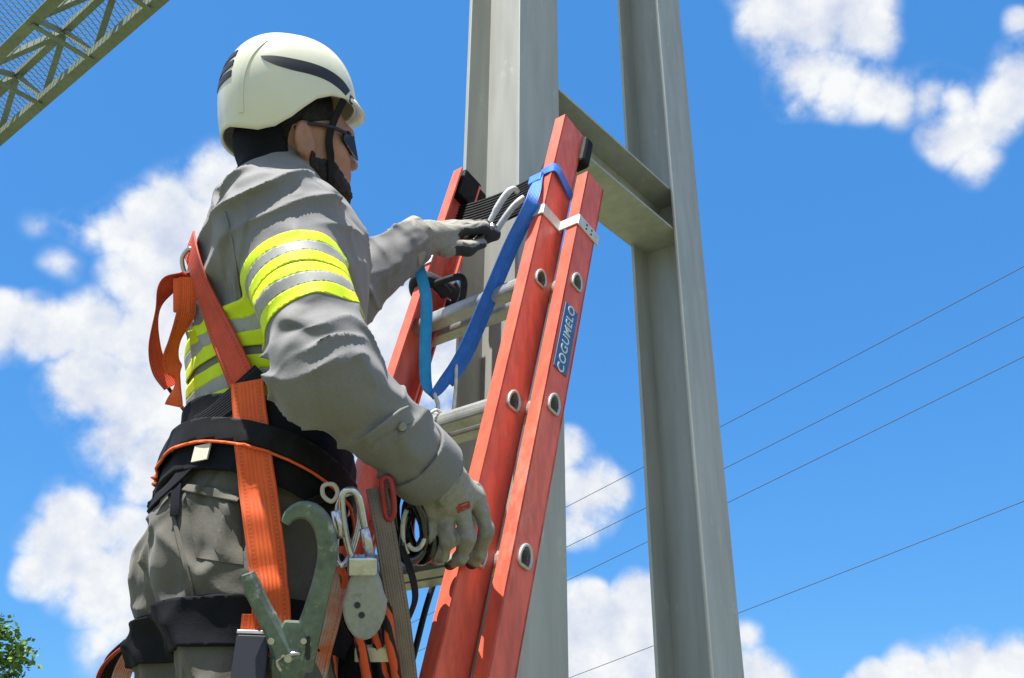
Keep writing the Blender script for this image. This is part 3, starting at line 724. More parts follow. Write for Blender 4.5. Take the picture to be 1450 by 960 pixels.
# ---- shirt
ua = (relb-rsh)/np.linalg.norm(relb-rsh); fa = (rwr-relb)/np.linalg.norm(rwr-relb)
def f_torso(P):
    d = sm(.08, ell(P, chest, BM, (.135, .185, .215)), ell(P, abd, BM, (.112, .155, .20)))
    d = smin(d, cap(P, rsh+Zv*.0-br*.03, lsh+br*.03, .085, .08), .07)
    d = smin(d, cap(P, nb-Zv*.03, nb+(neck_t-nb)*.45, .082, .072), .05)
    return d
def along(P, a, b_):
    ba = b_-a; return (P-a)@ba/(ba@ba)
def f_rarm(P):
    u = along(P, rsh, relb); v = along(P, relb, rwr)
    d = smin(cap(P, rsh, relb, .072, .055), cap(P, relb, relb+(rwr-relb)*.93, .054, .044), .03)
    # sleeve folds: slanting rings, strongest round the elbow and below the shoulder
    w = wnoise(P, 5, 11, 4)
    am = np.clip(.5+.6*wnoise(P, 6, 13, 4), 0, 1.3); am2 = np.clip(.5+.6*wnoise(P, 6, 14, 4), 0, 1.3)
    r1 = np.sin(u*13+w*1.6+(P@br)*22); m1 = sstep(u, .55, .9)*(1-sstep(v, .05, .3))
    r2 = np.sin(v*11+w*1.9-(P@Zv)*16); m2 = sstep(v, .0, .15)*(1-sstep(v, .85, .95))
    d = d-m1*am*.011*(1-np.abs(r1))**1.7-m2*am2*.0105*(1-np.abs(r2))**1.7
    return d-crease(P, CA, 41)*.010*sstep(u, .45, .8)
CA = np.cross(fa, FW); CA /= np.linalg.norm(CA); CA = CA*.8+fa*.35
def crease(P, axis, seed, freq=11.):
    """broken crisp creases drawn out along an axis, 0..1"""
    ax = np.asarray(axis)/np.linalg.norm(axis); Q = P-(P@ax)[:, None]*ax*.68
    k = 1-np.abs(wnoise(Q, freq, seed, 4, 1.6))/.9
    return np.clip(k, 0, 1)**2*np.clip(.45+.7*wnoise(P, 5, seed+1, 4), 0, 1.2)
def f_larm(P):
    v = along(P, lelb, lwr); w = wnoise(P, 5, 21, 4)
    d = smin(cap(P, lsh, lelb, .08, .066), cap(P, lelb, lelb+(lwr-lelb)*.95, .064, .045), .03)
    return d-.007*np.clip(.5+.6*wnoise(P, 7, 23, 4), 0, 1.2)*(1-np.abs(np.sin(v*11+w*2)))**1.5*sstep(v, 0, .2)
FD1 = at(480, 255, 1.4)-at(335, 335, 1.4); FD1 /= np.linalg.norm(FD1)
FP1 = np.cross(FD1, FW); FP1 /= np.linalg.norm(FP1)
def f_shirt0(P):
    return smin(smin(f_torso(P), f_rarm(P), .05), f_larm(P), .05)
def f_shirt(P):
    d = f_shirt0(P)
    u = along(P, rsh, relb); near = 1-sstep(np.linalg.norm(P-rsh, axis=1), .10, .19)
    w = wnoise(P, 4, 5, 4)
    c = (P-rsh)@FP1/.027+w*.6+((P-rsh)@FD1)*9*((P-rsh)@FP1)*3
    d = d-near*.0125*(1-np.abs(np.sin(c*1.57)))**1.5*1.5*(1-sstep(u, .22, .42))*(.6+.4*np.sin(w*2))
    # torso drape
    q = P-chest; w2 = wnoise(P*np.array([1, 1, .45]), 4.5, 8, 5); tor = 1-sstep(np.linalg.norm(P-rsh, axis=1), .0, .12)
    d = d-.004*(1-np.abs(w2))*(1-near)-.008*crease(P, Zv*.6+bf*.5, 51, 9.)*(1-near)*(1-sstep(u, .1, .4))
    return d-.0012*wnoise(P, 14, 9, 4)
zw = abd[2]-.115                                     # where the shirt goes under the waist pad
lo = np.minimum.reduce([chest-.3, rsh-.15, relb-.12, rwr-.1, lwr-.1, abd-.25]); hi = np.maximum.reduce([chest+.3, rsh+.15, relb+.12, rwr+.1, lwr+.1])
lo[2] = min(rwr[2], zw)-.08
shirt_o = soft('shirt', lambda P: smin(smax(f_shirt(P), zw-P[:, 2], .01), f_rarm(P)-.001*wnoise(P, 14, 9, 4), .012), lo, hi, .004, 'shirt_grey', person)

# sleeve cuff, buttoned tab
cu0 = relb+(rwr-relb)*.80; cu1 = relb+(rwr-relb)*.985
cax = fa; f_cuff = lambda P: cap(P, cu0, cu1+cax*.06, .055, .050)-.0015*wnoise(P, 12, 3, 3)
cuff = band('cuff', f_cuff, cu0-.1, cu1+.13, .004, 0, [(cu0-cax*.005, -cax), (cu1, cax)], 'shirt_grey', shirt_o, .005)
# reflective bands on the right sleeve
arm_c = sdf_arrays(lambda P: f_shirt(P)-.003, np.minimum(rsh, relb)-.13, np.maximum(rsh, relb)+.13, .004)
def sleeve_band(t0, t1, material):
    return band('reflective_band', None, None, None, .004, 0, [(rsh+ua*t0, -ua), (rsh+ua*t1, ua)], material, shirt_o, .002,
                keep=lambda c: np.linalg.norm((c-rsh)-((c-rsh)@ua)[:, None]*ua, axis=1) < .108, cache=arm_c)
for k_ in (0, 1):
    s0_ = .096+k_*.062
    sleeve_band(s0_, s0_+.0195, 'hivis'); sleeve_band(s0_+.0195, s0_+.0385, 'retro'); sleeve_band(s0_+.0385, s0_+.058, 'hivis')
# bands round the trunk
tr_c = sdf_arrays(lambda P: f_shirt(P)-.0035, chest-np.array([.3, .3, .35]), chest+np.array([.3, .3, .1]), .006)
def trunk_band(zc, w_, material):
    return band('reflective_band', None, None, None, .006, 0, [(np.array([0, 0, zc+w_/2]), Zv), (np.array([0, 0, zc-w_/2]), -Zv)], material, shirt_o, .002,
                keep=lambda c: f_torso(c) < .03, cache=tr_c)
zt = at(300, 490, 1.45)[2]
for k_ in (0, 1):
    z_ = zt-.072*k_
    trunk_band(z_, .02, 'hivis'); trunk_band(z_-.02, .02, 'retro'); trunk_band(z_-.04, .02, 'hivis')

# ---- trousers
butR = pel+br*.075-bf*.04-Zv*.035; butL = pel-br*.085-bf*.04-Zv*.035
def f_tr0(P):
    d = sm(.06, ell(P, pel+Zv*.03, BM, (.120, .170, .14)), ell(P, butR, BM, (.095, .095, .10)), ell(P, butL, BM, (.095, .095, .10)), ell(P, abd-Zv*.10, BM, (.106, .15, .12)))
    for a_, k_, w_ in ((rhip, rknee, rank), (lhip, lknee, lank)):
        d = smin(d, cap(P, a_, k_, .112, .088), .04); d = smin(d, cap(P, k_, w_+Zv*.02, .086, .078), .04)
    return d
def f_tr(P):
    d = f_tr0(P); w = wnoise(P, 3.5, 31, 5)
    c = (P@Zv)*26+(P@bf)*14+w*1.5
    low = 1-sstep(P[:, 2], pel[2]-.02, pel[2]+.07)
    d = d-.0065*(1-np.abs(np.sin(c)))**1.4*(.3+low)*(.6+.4*np.sin(w*1.7))*1.3
    c2 = (P@Zv)*11-(P@bf)*17+wnoise(P, 3, 35, 4)*1.2
    d = d-.006*np.clip(.4+.7*wnoise(P, 5, 37, 4), 0, 1.3)*(1-np.abs(np.sin(c2*1.6)))**2
    d = d-.010*crease(P, bf*.8-Zv*.4+br*.2, 61, 8.)
    return d-.0012*wnoise(P, 13, 33, 4)
lo = np.minimum.reduce([pel-.3, rank-.16, lank-.16, rknee-.2, lknee-.2]); hi = np.maximum.reduce([pel+.3, rank+.16, lank+.16, rknee+.2, lknee+.2]); hi[2] = abd[2]-.06; lo[2] = rank[2]-.02
trs = soft('trousers', f_tr, lo, hi, .005, 'trouser_grey', person)

# ---- boots
for fo, an in ((rfoot, rank), (lfoot, lank)):
    fb = lambda P, fo=fo, an=an: smax(sm(.03, cap(P, fo-B*.10+Zv*.035, fo+B*.10+Zv*.02, .045, .042), cap(P, an-B*.02, an+Zv*.10-B*.02, .05, .056)), (fo[2]-.012)-P[:, 2], .006)
    bo = soft('boot', fb, np.minimum(fo, an)-.2, np.maximum(fo, an)+np.array([.2, .2, .16]), .006, 'boot', person)
    q = MB(); 
    pts_ = [fo+B*x_+Rr*y_-Zv*.010 for x_, y_ in ((-.15, -.03), (-.15, .03), (-.05, .04), (.1, .046), (.145, .02), (.145, -.02), (.1, -.046), (-.05, -.04))]
    top_ = [p_+Zv*.02 for p_ in pts_]; q.add(pts_+top_, [tuple(range(8))[::-1], tuple(range(8, 16))]+[(i, (i+1) % 8, 8+(i+1) % 8, 8+i) for i in range(8)]); q.build('sole', 'rubber', bo, bevel=.004)

# ---- neck hood, beard, glasses
f_hood = lambda P: smax(smin(cap(P, nb+Zv*.0, neck_t, .072, .064), ell(P, HP(-.045, 0, -.005), HM, (.068, .079, .07)), .03), np.maximum(((P-hc)@hf)+.042+.30*((P-hc)@hu+.02), ((P-hc)@hu)-.02), .01)-.001*wnoise(P, 12, 2, 3)
soft('neck_hood', f_hood, hc-.2, hc+.15, .004, 'navy_black', person)
def f_hair(P):
    q = (P-hc)@HM.T; d = f_head(P)-.0022-.0008*wnoise(P, 70, 14, 4)
    ear = np.linalg.norm((q-np.array([-.012, .083, -.022]))/np.array([1, 1.6, 1.25]), axis=1)-.027
    reg = np.minimum(np.maximum(.012-q[:, 2]+.25*(q[:, 0]), q[:, 0]-.052), np.maximum(q[:, 0]+.030, -.085-q[:, 2]))
    return smax(smax(d, reg, .003), -ear, .003)
soft('hair', f_hair, hc-.15, hc+.15, .003, 'beard_hair', person)
def f_beard(P):
    q = (P-hc)@HM.T; d = f_head(P)-.003-.0012*wnoise(P, 60, 4, 5)
    jl = q[:, 2]+.035-.25*q[:, 0]*0+np.maximum(0, (q[:, 0]-.045))*.75-np.maximum(0, .01-q[:, 0])*.6
    d = smax(d, jl+.013, .006)
    return smax(d, -q[:, 0]-.005, .004)
soft('beard', f_beard, hc-.15, hc+.15, .0028, 'beard_hair', person)
gl = MB()
for s_ in (1, -1):
    o_ = [(.104, .006, .006), (.111, .012, -.014), (.104, .032, -.034), (.084, .056, -.032), (.064, .068, -.010), (.068, .066, .008), (.096, .036, .015)]
    vs = [HP(a, s_*b_, c) for a, b_, c in o_]; vs2 = [HP(a-.003, s_*(b_-.001), c) for a, b_, c in o_]
    k_ = len(o_); gl = MB(); gl.add(vs+vs2, [tuple(range(k_)), tuple(range(k_, 2*k_))[::-1]]+[(i, (i+1) % k_, k_+(i+1) % k_, k_+i) for i in range(k_)])
    if s_ == 1:
        fr_ = MB(); fr_.tube([HP(.068, .067, .004), HP(.04, .077, .008), HP(0, .082, .008), HP(-.03, .083, -.004)], .0034, 8); fr_.tube([HP(.068, -.067, .004), HP(.04, -.077, .008), HP(0, -.080, .008), HP(-.03, -.082, -.004)], .0028, 8)
        fr_.tube([HP(.078, .055, .009), HP(.100, .022, .013), HP(.106, 0, .006), HP(.100, -.022, .013), HP(.078, -.055, .009)], .0032, 8)
        glasses = fr_.build('sunglasses', 'vent_dark', person, smooth=True)
    gl.build('lens', 'lens', glasses)

# ---- helmet
HCc = HP(-.013, 0, .049)
HR = np.array([.121, .106, .141])
def hel_dir(az, el, k=1.0):
    """point on the shell: azimuth from the front towards his right, elevation (degrees)"""
    a_, e_ = RAD(az), RAD(el); v = np.array([math.cos(a_)*math.cos(e_), math.sin(a_)*math.cos(e_), math.sin(e_)])
    t = 1/(np.sum(np.abs(v/HR)**2.4))**(1/2.4); return HCc+HM.T@(v*(t*k))
def rim_el(az):
    a_ = abs(az)
    return float(np.interp(a_, [0, 30, 50, 65, 80, 92, 105, 120, 135, 150, 165, 180], [2, 3, 4.5, 3.5, -2, -11, -21, -28, -29, -25, -21, -20]))
def helmet_shell():
    q = MB(); NA, NE = 144, 26; vs = []; fs = []
    for k in (1.0, .955):
        for i in range(NA):
            az = -180+360*i/NA; e0 = rim_el(az)
            for j in range(NE):
                el = e0+(90-e0)*j/NE; vs.append(hel_dir(az, el, k))
        vs.append(hel_dir(0, 90, k))
    n1 = NA*NE+1
    for o_, flip in ((0, 0), (n1, 1)):
        for i in range(NA):
            i2 = (i+1) % NA
            for j in range(NE-1):
                f_ = (o_+i*NE+j, o_+i2*NE+j, o_+i2*NE+j+1, o_+i*NE+j+1); fs.append(f_)
            fs.append((o_+i*NE+NE-1, o_+i2*NE+NE-1, o_+NA*NE))
    for i in range(NA):
        i2 = (i+1) % NA; fs.append((i*NE, i2*NE, n1+i2*NE, n1+i*NE))
    q.add(vs, fs); return q
helm = helmet_shell().build('helmet', 'helmet_white', person, smooth=True)
# short peak
q = MB(); vs = []; fs = []; n_ = 17
for i in range(n_):
    az = -48+96*i/(n_-1); w_ = math.cos(RAD(az)*1.85)
    b0 = hel_dir(az, rim_el(az)+7, .995); b1 = hel_dir(az, rim_el(az)-.5, .985); tip = hel_dir(az, rim_el(az)+1, 1.0)+HM.T@np.array([.018*max(w_, 0), 0, -.008*max(w_, 0)])
    vs += [b0, tip+hu*.002, tip-hu*.002, b1]
for i in range(n_-1):
    for k in range(4): fs.append((i*4+k, i*4+(k+1) % 4, (i+1)*4+(k+1) % 4, (i+1)*4+k))
q.add(vs, fs); q.build('peak', 'helmet_white', helm, smooth=True)
def patch(name, outline, k, material, parent, thick=.0022, n=3):
    """a shallow plate following the shell, outline in (azimuth, elevation)"""
    L_, U_ = [[tuple(x) for x in catmull(o_, 6)] for o_ in outline]; q = MB(); vs = []; fs = []; K_ = len(L_)
    for kk in (k, k-thick/.13):
        for (a0, e0), (a1, e1) in zip(L_, U_):
            for j in range(n+1):
                t = j/n; vs.append(hel_dir(a0+(a1-a0)*t, e0+(e1-e0)*t, kk))
    m_ = n+1; o2 = K_*m_
    for i in range(K_-1):
        for j in range(n):
            fs.append((i*m_+j, (i+1)*m_+j, (i+1)*m_+j+1, i*m_+j+1)); fs.append((o2+i*m_+j, o2+i*m_+j+1, o2+(i+1)*m_+j+1, o2+(i+1)*m_+j))
        fs.append((i*m_, o2+i*m_, o2+(i+1)*m_, (i+1)*m_)); fs.append((i*m_+n, (i+1)*m_+n, o2+(i+1)*m_+n, o2+i*m_+n))
    fs.append(tuple(range(m_))+tuple(o2+j for j in reversed(range(m_)))); fs.append(tuple((K_-1)*m_+j for j in range(m_))+tuple(o2+(K_-1)*m_+j for j in reversed(range(m_))))
    q.add(vs, fs); return q.build(name, material, parent, auto=40)
for s_ in (1, -1):
    A = lambda l: [(s_*a_, e_) for a_, e_ in l]
    patch('vent', (A([(127, 28), (117, 24), (103, 21.5), (86, 20), (70, 16.5), (57, 11), (50, 7)]), A([(130, 31), (119, 32), (104, 32), (86, 31), (68, 27), (52, 20), (43, 13)])), 1.010, 'vent_dark', helm)
    patch('vent', (A([(46, 4), (42, 2.5), (39, 3)]), A([(43, 9.5), (38, 8.5), (35, 7)])), 1.010, 'vent_dark', helm)
    patch('strap_anchor', (A([(44, 3), (41, 1.5)]), A([(42, 5), (39, 3.5)])), 1.006, 'vent_dark', helm)
    patch('shell_ridge', (A([(150, -14), (149, 3), (147, 18), (142, 34), (130, 52)]), A([(145, -14), (144, 3), (142, 18), (136, 34), (123, 52)])), 1.014, 'helmet_white', helm, .004)
for k_ in range(3):
    e_ = 18+k_*9
    patch('rear_vent', ([(158, e_), (168, e_-1), (180, e_-1), (192, e_-1), (202, e_)], [(158, e_+5), (168, e_+5), (180, e_+5), (192, e_+5), (202, e_+5)]), 1.012, 'vent_dark', helm, .004)
f_hs = lambda P: f_head(P)-.003
for s_ in (1, -1):
    pp = [hel_dir(s_*50, 4, .97), HP(.035, s_*.078, -.01), HP(.038, s_*.075, -.05), HP(.036, s_*.06, -.095), HP(.035, s_*.02, -.125)]
    P_ = np.array(catmull(pp, 6)); P2, nn_ = on_surf(f_head, P_, .005)
    w_ = sstep(np.arange(len(P_))/len(P_), 0, .3)[:, None]; P_ = P_*(1-w_)+P2*w_
    qq = MB(); qq.tube(list(P_), 1., sect=rsect(.014, .0025), normal=[tuple(x) for x in np.cross(nn_, np.gradient(P_, axis=0))]); qq.build('chin_strap', 'black_web', helm, auto=35)

# ---- gloves
def hand_sdf(wr, kn, tips, thumb, pw, palm_n):
    """wr wrist, kn four knuckles, tips: four (mid, end) joints, thumb three joints"""
    def f(P):
        c = (kn[0]+kn[3])/2
        d = cap(P, wr, wr+(c-wr)*.35, .036, .036)
        for k_ in kn: d = smin(d, cap(P, wr+(c-wr)*.25+(k_-c)*.5, k_, .022, .0155), .022)
        for k_, js in zip(kn, tips):
            pr = k_; rr_ = .0128
            ch = None
            for j_ in js:
                s_ = cap(P, pr, j_, rr_, rr_-.0012); ch = s_ if ch is None else smin(ch, s_, .005); pr = j_; rr_ -= .0008
            d = smin(d, ch, .0045)
        pr = thumb[0]; rr_ = .020
        for j_ in thumb[1:]:
            d = smin(d, cap(P, pr, j_, rr_, rr_-.003), .014); pr = j_; rr_ -= .003
        return d-.0013*wnoise(P, 18, 6, 4)
    return f
# right hand: resting over the rail, fingers hanging down and curling in
kz = 1.365
knR = [at(672, 702, 1.372), at(652, 712, 1.352), at(630, 720, 1.343), at(608, 724, 1.345)]
tipR = [[at(689, 748, 1.368), at(680, 782, 1.388), at(668, 797, 1.415)], [at(662, 760, 1.342), at(652, 788, 1.362), at(638, 798, 1.395)],
        [at(634, 766, 1.334), at(624, 786, 1.355), at(612, 790, 1.385)], [at(606, 758, 1.338), at(600, 776, 1.358), at(592, 780, 1.385)]]
thR = [rwr+(knR[0]-rwr)*.35, at(668, 700, 1.42), at(665, 735, 1.45), at(655, 760, 1.46)]
f_rg = hand_sdf(rwr, knR, tipR, thR, 0, None)
pnR = np.cross(knR[3]-knR[0], (knR[1]-rwr)); pnR /= np.linalg.norm(pnR)
if pnR@FW < 0: pnR = -pnR
allh = np.array(knR+[rwr, *thR]+[x for t in tipR for x in t])
def pickR(c, nn):
    tipd = np.min([np.linalg.norm(c-t[2], axis=1) for t in tipR], axis=0)
    return ((nn@pnR > .3) | (tipd < .016)).astype(int)
gR = soft('glove', f_rg, allh.min(0)-.05, allh.max(0)+.05, .0025, None, person, ['glove_grey', 'glove_palm'], pickR)
f_gc = lambda P: cap(P, rwr-fa*.055, rwr+(np.mean(knR, 0)-rwr)*.30, .047, .037)-.0022*(1-np.abs(np.sin(along(P, rwr-fa*.055, rwr)*14+wnoise(P, 8, 3, 3))))
band('glove_cuff', f_gc, rwr-.14, rwr+.14, .003, 0, [(rwr-fa*.04, -fa), (rwr+fa*.03, fa)], 'glove_grey', gR, .004)
cloth_patch('glove_mark', [(645, 716), (664, 709), (666, 718), (648, 727)], f_rg, .001, .0015, 'red_plastic', gR, 4, 4)
# left hand: gripping the snap hook on the far side
ld = at(650, 325, 1.97)-lwr; ld /= np.linalg.norm(ld)
knL = [at(648, 328, 1.945), at(648, 324, 1.972), at(644, 322, 1.998), at(637, 322, 2.022)]
tipL = [[at(685, 322, 1.955), at(700, 333, 1.97), at(672, 347, 1.982)], [at(687, 318, 1.985), at(700, 330, 2.0), at(672, 345, 2.006)],
        [at(680, 318, 2.01), at(692, 330, 2.02), at(668, 345, 2.02)], [at(668, 320, 2.035), at(680, 330, 2.04), at(660, 344, 2.036)]]
thL = [lwr+(knL[0]-lwr)*.35, at(632, 352, 1.925), at(662, 352, 1.935), at(682, 345, 1.95)]
f_lg = hand_sdf(lwr, knL, tipL, thL, 0, None)
allh = np.array(knL+[lwr, *thL]+[x for t in tipL for x in t])
def pickL(c, nn): return ((nn[:, 2] < -.35) & ((c-lwr)@ld > .07) | ((c-lwr)@ld > .165)).astype(int)
gL = soft('glove', f_lg, allh.min(0)-.05, allh.max(0)+.05, .003, None, person, ['glove_grey', 'glove_palm'], pickL)
lf = (lwr-lelb)/np.linalg.norm(lwr-lelb)
band('glove_cuff', lambda P: cap(P, lwr-lf*.05, lwr+lf*.04, .050, .040)-.0015*wnoise(P, 9, 3, 3), lwr-.13, lwr+.13, .004, 0, [(lwr-lf*.035, -lf), (lwr+lf*.03, lf)], 'glove_grey', gL, .004)

# sewn details: back pocket, chest pocket, seams, collar
pk = cloth_patch('back_pocket', [(262, 688), (338, 706), (345, 800), (278, 790)], f_tr, .003, .002, 'trouser_grey', trs)
strap('pocket_flap', [(262, 690), (300, 697), (338, 707)], .012, .003, 'trouser_grey', trs, f_tr, .006)
strap('seam', [(240, 700), (252, 760), (270, 830), (285, 900)], .006, .003, 'trouser_grey', trs, f_tr, .0015)
strap('shoulder_seam', [(318, 300), (330, 350), (340, 420), (350, 480)], .005, .002, 'shirt_grey', shirt_o, f_shirt, .001)
strap('cuff_tab', [(510, 632), (535, 612), (562, 594), (582, 586)], .024, .004, 'shirt_grey', shirt_o, lambda P: np.minimum(f_rarm(P), f_cuff(P)), .005)
q = MB(); P_, n_ = on_ray(lambda P: np.minimum(f_rarm(P), f_cuff(P)), [(570, 604)], .010); q.tube([P_[0]-n_[0]*.004, P_[0]+n_[0]*.002], .006, 12); q.build('button', 'glove_grey', shirt_o, bevel=.001)
# ------------------------------------------------------------------ harness worn by the worker
def f_trunk(P): return smin(f_torso(P)-.005, f_tr(P)-.003, .03)
harn = strap('harness', [(268, 345), (284, 400), (306, 455), (328, 505), (350, 556)], .045, .003, 'red_web', person, f_trunk, .007)
zp1, zp0 = at(345, 584, 1.31)[2], at(345, 708, 1.31)[2]
tn = Zv+bf*.30; tn /= np.linalg.norm(tn)
pc = np.array([pel[0], pel[1], 0])
def belt(name, z0, z1, off, material, thick, h=.006):
    return band(name, f_trunk, abd-np.array([.28, .28, .3]), abd+np.array([.28, .28, .15]), h, off, [(pc+Zv*z1, tn), (pc+Zv*z0, -tn)], material, harn, thick)
belt('waist_pad', zp0, zp1, .008, 'navy_black', .008)
belt('belt', zp1-.076, zp1-.042, .0215, 'black_web', .004)
belt('piping', zp1-.081, zp1-.0775, .0222, 'orange_web', .004)
f_pad = lambda P: f_trunk(P)-.013
strap('side_strap', [(350, 540), (354, 590), (360, 650), (369, 720), (378, 790), (384, 850), (384, 930)], .050, .003, 'orange_web', harn, f_pad, .004)
strap('back_strap', [(274, 602), (300, 587), (335, 560), (372, 528)], .034, .003, 'black_web', harn, f_trunk, .012)
strap('back_strap', [(285, 640), (262, 665), (238, 690), (215, 712)], .030, .003, 'navy_black', harn, f_trunk, .008)
strap('back_strap', [(262, 655), (250, 690), (247, 730)], .016, .003, 'navy_black', harn, f_trunk, .006)
q = MB(); P_, n_ = on_ray(f_pad, [(285, 641)], .0075); T_ = np.cross(n_[0], Zv); T_ /= np.linalg.norm(T_); q.box(P_[0], (T_, np.cross(n_[0], T_), n_[0]), (.015, .012, .0012)); q.build('care_label', 'white_tag', harn)
# dorsal keeper and loose strap ends
sv = np.array(RT)*.5-np.array(FW)*.6
ribbon('strap_end', [at(264, 388, 1.42), at(240, 402, 1.42), at(223, 440, 1.42), at(219, 490, 1.42), at(228, 525, 1.42), at(243, 547, 1.42)], .030, .0025, 'red_web', harn, side=[FW*.9+RT*.3, FW*.5+RT*.6, FW*.9-RT*.2, FW*.9+RT*.2, FW*.7+RT*.6, FW*.7+RT*.6])
ribbon('strap_end', [at(266, 392, 1.41), at(264, 440, 1.41), at(248, 480, 1.41), at(242, 510, 1.41), at(252, 540, 1.41), at(246, 575, 1.41)], .028, .0025, 'orange_web', harn, side=[RT, RT*.8+FW*.4, RT*.3+FW*.9, RT*.6+FW*.7, RT*.5-FW*.8, RT])
q = MB(); q.box(at(259, 418, 1.415), (RT, FW, UP), (.014, .006, .027)); q.build('strap_keeper', 'orange_web', harn, bevel=.003)
q = MB(); q.tube(catmull([at(268, 352, 1.43), at(258, 366, 1.43), at(262, 386, 1.43), at(272, 380, 1.43), at(273, 358, 1.43)], 6, True), .0035, 8, closed=True); q.build('dorsal_ring', 'steel_bright', harn, smooth=True)
q = MB(); q.tube(catmull([at(232, 540, 1.42), at(250, 566, 1.42), at(268, 592, 1.41), at(268, 606, 1.40)], 6), .003, 8); q.build('tie_cord', 'cord_dark', harn, smooth=True)
q = MB(); q.box(at(266, 600, 1.40), (RT, FW, UP), (.005, .01, .018)); q.build('strap_keeper', 'vent_dark', harn, bevel=.002)
# leg loops
lt = (rknee-rhip)/np.linalg.norm(rknee-rhip); lt2 = (lknee-lhip)/np.linalg.norm(lknee-lhip)
zl = at(270, 870, 1.33)[2]
tl = Zv*.97-br*.12; tl /= np.linalg.norm(tl)
cR = np.array([rhip[0], rhip[1], 0])
band('leg_loop', f_tr, np.minimum(rhip, lhip)-np.array([.25, .25, .3]), np.maximum(rhip, lhip)+np.array([.25, .25, .1]), .006, .006, [(cR+Zv*zl, Zv), (cR+Zv*(zl-.062), -Zv)], 'navy_black', harn, .008)
q = MB(); 
P_, n_ = on_ray(f_tr, [(354, 938)], .024); T_ = np.cross(n_[0], Zv); T_ /= np.linalg.norm(T_); U_ = np.cross(n_[0], T_)
q.box(P_[0], (T_, U_, n_[0]), (.021, .034, .006)); o = q.build('leg_buckle', 'vent_dark', harn, bevel=.003)
q = MB(); q.box(P_[0]-U_*np.sign(U_[2])*-.036, (T_, U_, n_[0]), (.021, .0025, .0065)); q.build('buckle_bar', 'steel_bright', harn, bevel=.001)
strap('leg_strap', [(362, 870), (356, 930), (352, 1010)], .034, .003, 'orange_web', harn, f_tr, .013)
ribbon('leg_strap', [at(190, 905, 1.46), at(165, 925, 1.47), at(148, 948, 1.48), at(140, 985, 1.48)], .035, .003, 'red_web', harn, side=[FW+RT*.2]*4)
ribbon('leg_strap', [at(200, 915, 1.46), at(182, 935, 1.46), at(170, 965, 1.46), at(168, 1000, 1.46)], .028, .003, 'faded_web', harn, side=[FW*.3+RT]*4)
ribbon('leg_strap', [at(184, 908, 1.465), at(160, 932, 1.475), at(152, 960, 1.48), at(150, 990, 1.48)], .022, .003, 'black_web', harn, side=[FW*.5+RT]*4)
strap('hip_strap', [(470, 700), (440, 712), (412, 728), (402, 742)], .012, .003, 'black_web', harn, f_pad, .006)
q = MB(); q.tube(catmull([at(458, 688, 1.275), at(472, 686, 1.275), at(478, 698, 1.275), at(470, 710, 1.275), at(458, 702, 1.275)], 5, True), .0032, 8, closed=True); q.build('side_ring', 'white_tag', harn, smooth=True)

# ------------------------------------------------------------------ gear hanging from the harness
def flat(path, w, t, name, material, parent=None, n=6, taper=None, bevel=0):
    P_ = np.array(catmull(path, n)); T_ = np.gradient(P_, axis=0); sd_ = np.cross(FW, T_)
    q = MB(); ws = [1.0]*len(P_) if taper is None else list(np.interp(np.linspace(0, 1, len(P_)), np.linspace(0, 1, len(taper)), taper))
    q.tube(list(P_), ws, sect=rsect8(w, t), normal=[tuple(x) for x in sd_]); return q.build(name, material, parent, auto=35)
def rsect8(w, t):
    a, b_ = w/2, t/2; c = min(a, b_)*.55; return [(a, -b_+c), (a, b_-c), (a-c, b_), (-a+c, b_), (-a, b_-c), (-a, -b_+c), (-a+c, -b_), (a-c, -b_)]
hz = 1.165
hk = empty('scaffold_hook', at(410, 940, hz)); tag(hk, 'large grey-green steel scaffold hook hanging open at the hip', 'hook')
flat([at(404, 741, hz), at(412, 729, hz), at(428, 722, hz), at(446, 728, hz), at(460, 750, hz), at(464, 786, hz), at(456, 826, hz), at(446, 862, hz), at(434, 905, hz), at(424, 945, hz)], .0235, .014, 'hook_arm', 'hook_green', hk, taper=[.45, .75, .95, 1, 1.05, 1.05, 1.05, 1.15, 1.4, 1.5])
flat([at(351, 812, hz-.004), at(358, 832, hz-.004), at(372, 862, hz-.004), at(388, 892, hz-.004), at(404, 925, hz-.004)], .0215, .017, 'gate', 'hook_green', hk, taper=[.75, 1, 1, 1.1, 1.5])
flat([at(416, 880, hz-.002), at(414, 910, hz-.002), at(408, 945, hz-.002), at(404, 965, hz-.002)], .044, .018, 'hook_body', 'hook_green', hk, taper=[.55, 1.1, 1.1, .8])
for px_, py_, r_ in ((386, 905, .0045), (432, 905, .004), (410, 930, .005)):
    q = MB(); p_ = at(px_, py_, hz-.008); q.tube([p_, p_-FW*.008], r_, 10); q.build('rivet', 'steel_bright', hk)
q = MB(); q.box(at(436, 918, hz-.011), (RT, FW, UP), (.0025, .003, .014)); q.build('gate_slot', 'vent_dark', hk, bevel=.001)
q = MB(); q.tube(catmull([at(398, 950, hz-.01), at(392, 938, hz-.012), at(402, 928, hz-.014), at(425, 925, hz-.012)], 5), .003, 8); q.build('spring', 'steel_bright', hk, smooth=True)
def carab(pts, z, rad, label):
    q = MB(); q.tube(catmull([at(x_, y_, z+dz) for x_, y_, dz in pts], 6, True), rad, 10, closed=True); o = q.build('carabiner', 'steel_bright', None, smooth=True); tag(o, label, 'carabiner', 'carabiners at the hip')
    return o
c1 = carab([(484, 705, 0), (496, 694, 0), (508, 704, 0), (516, 745, .004), (526, 785, .004), (518, 800, 0), (502, 795, 0), (490, 760, 0)], 1.20, .0048, 'bright steel carabiner clipped between the scaffold hook and the grey disc')
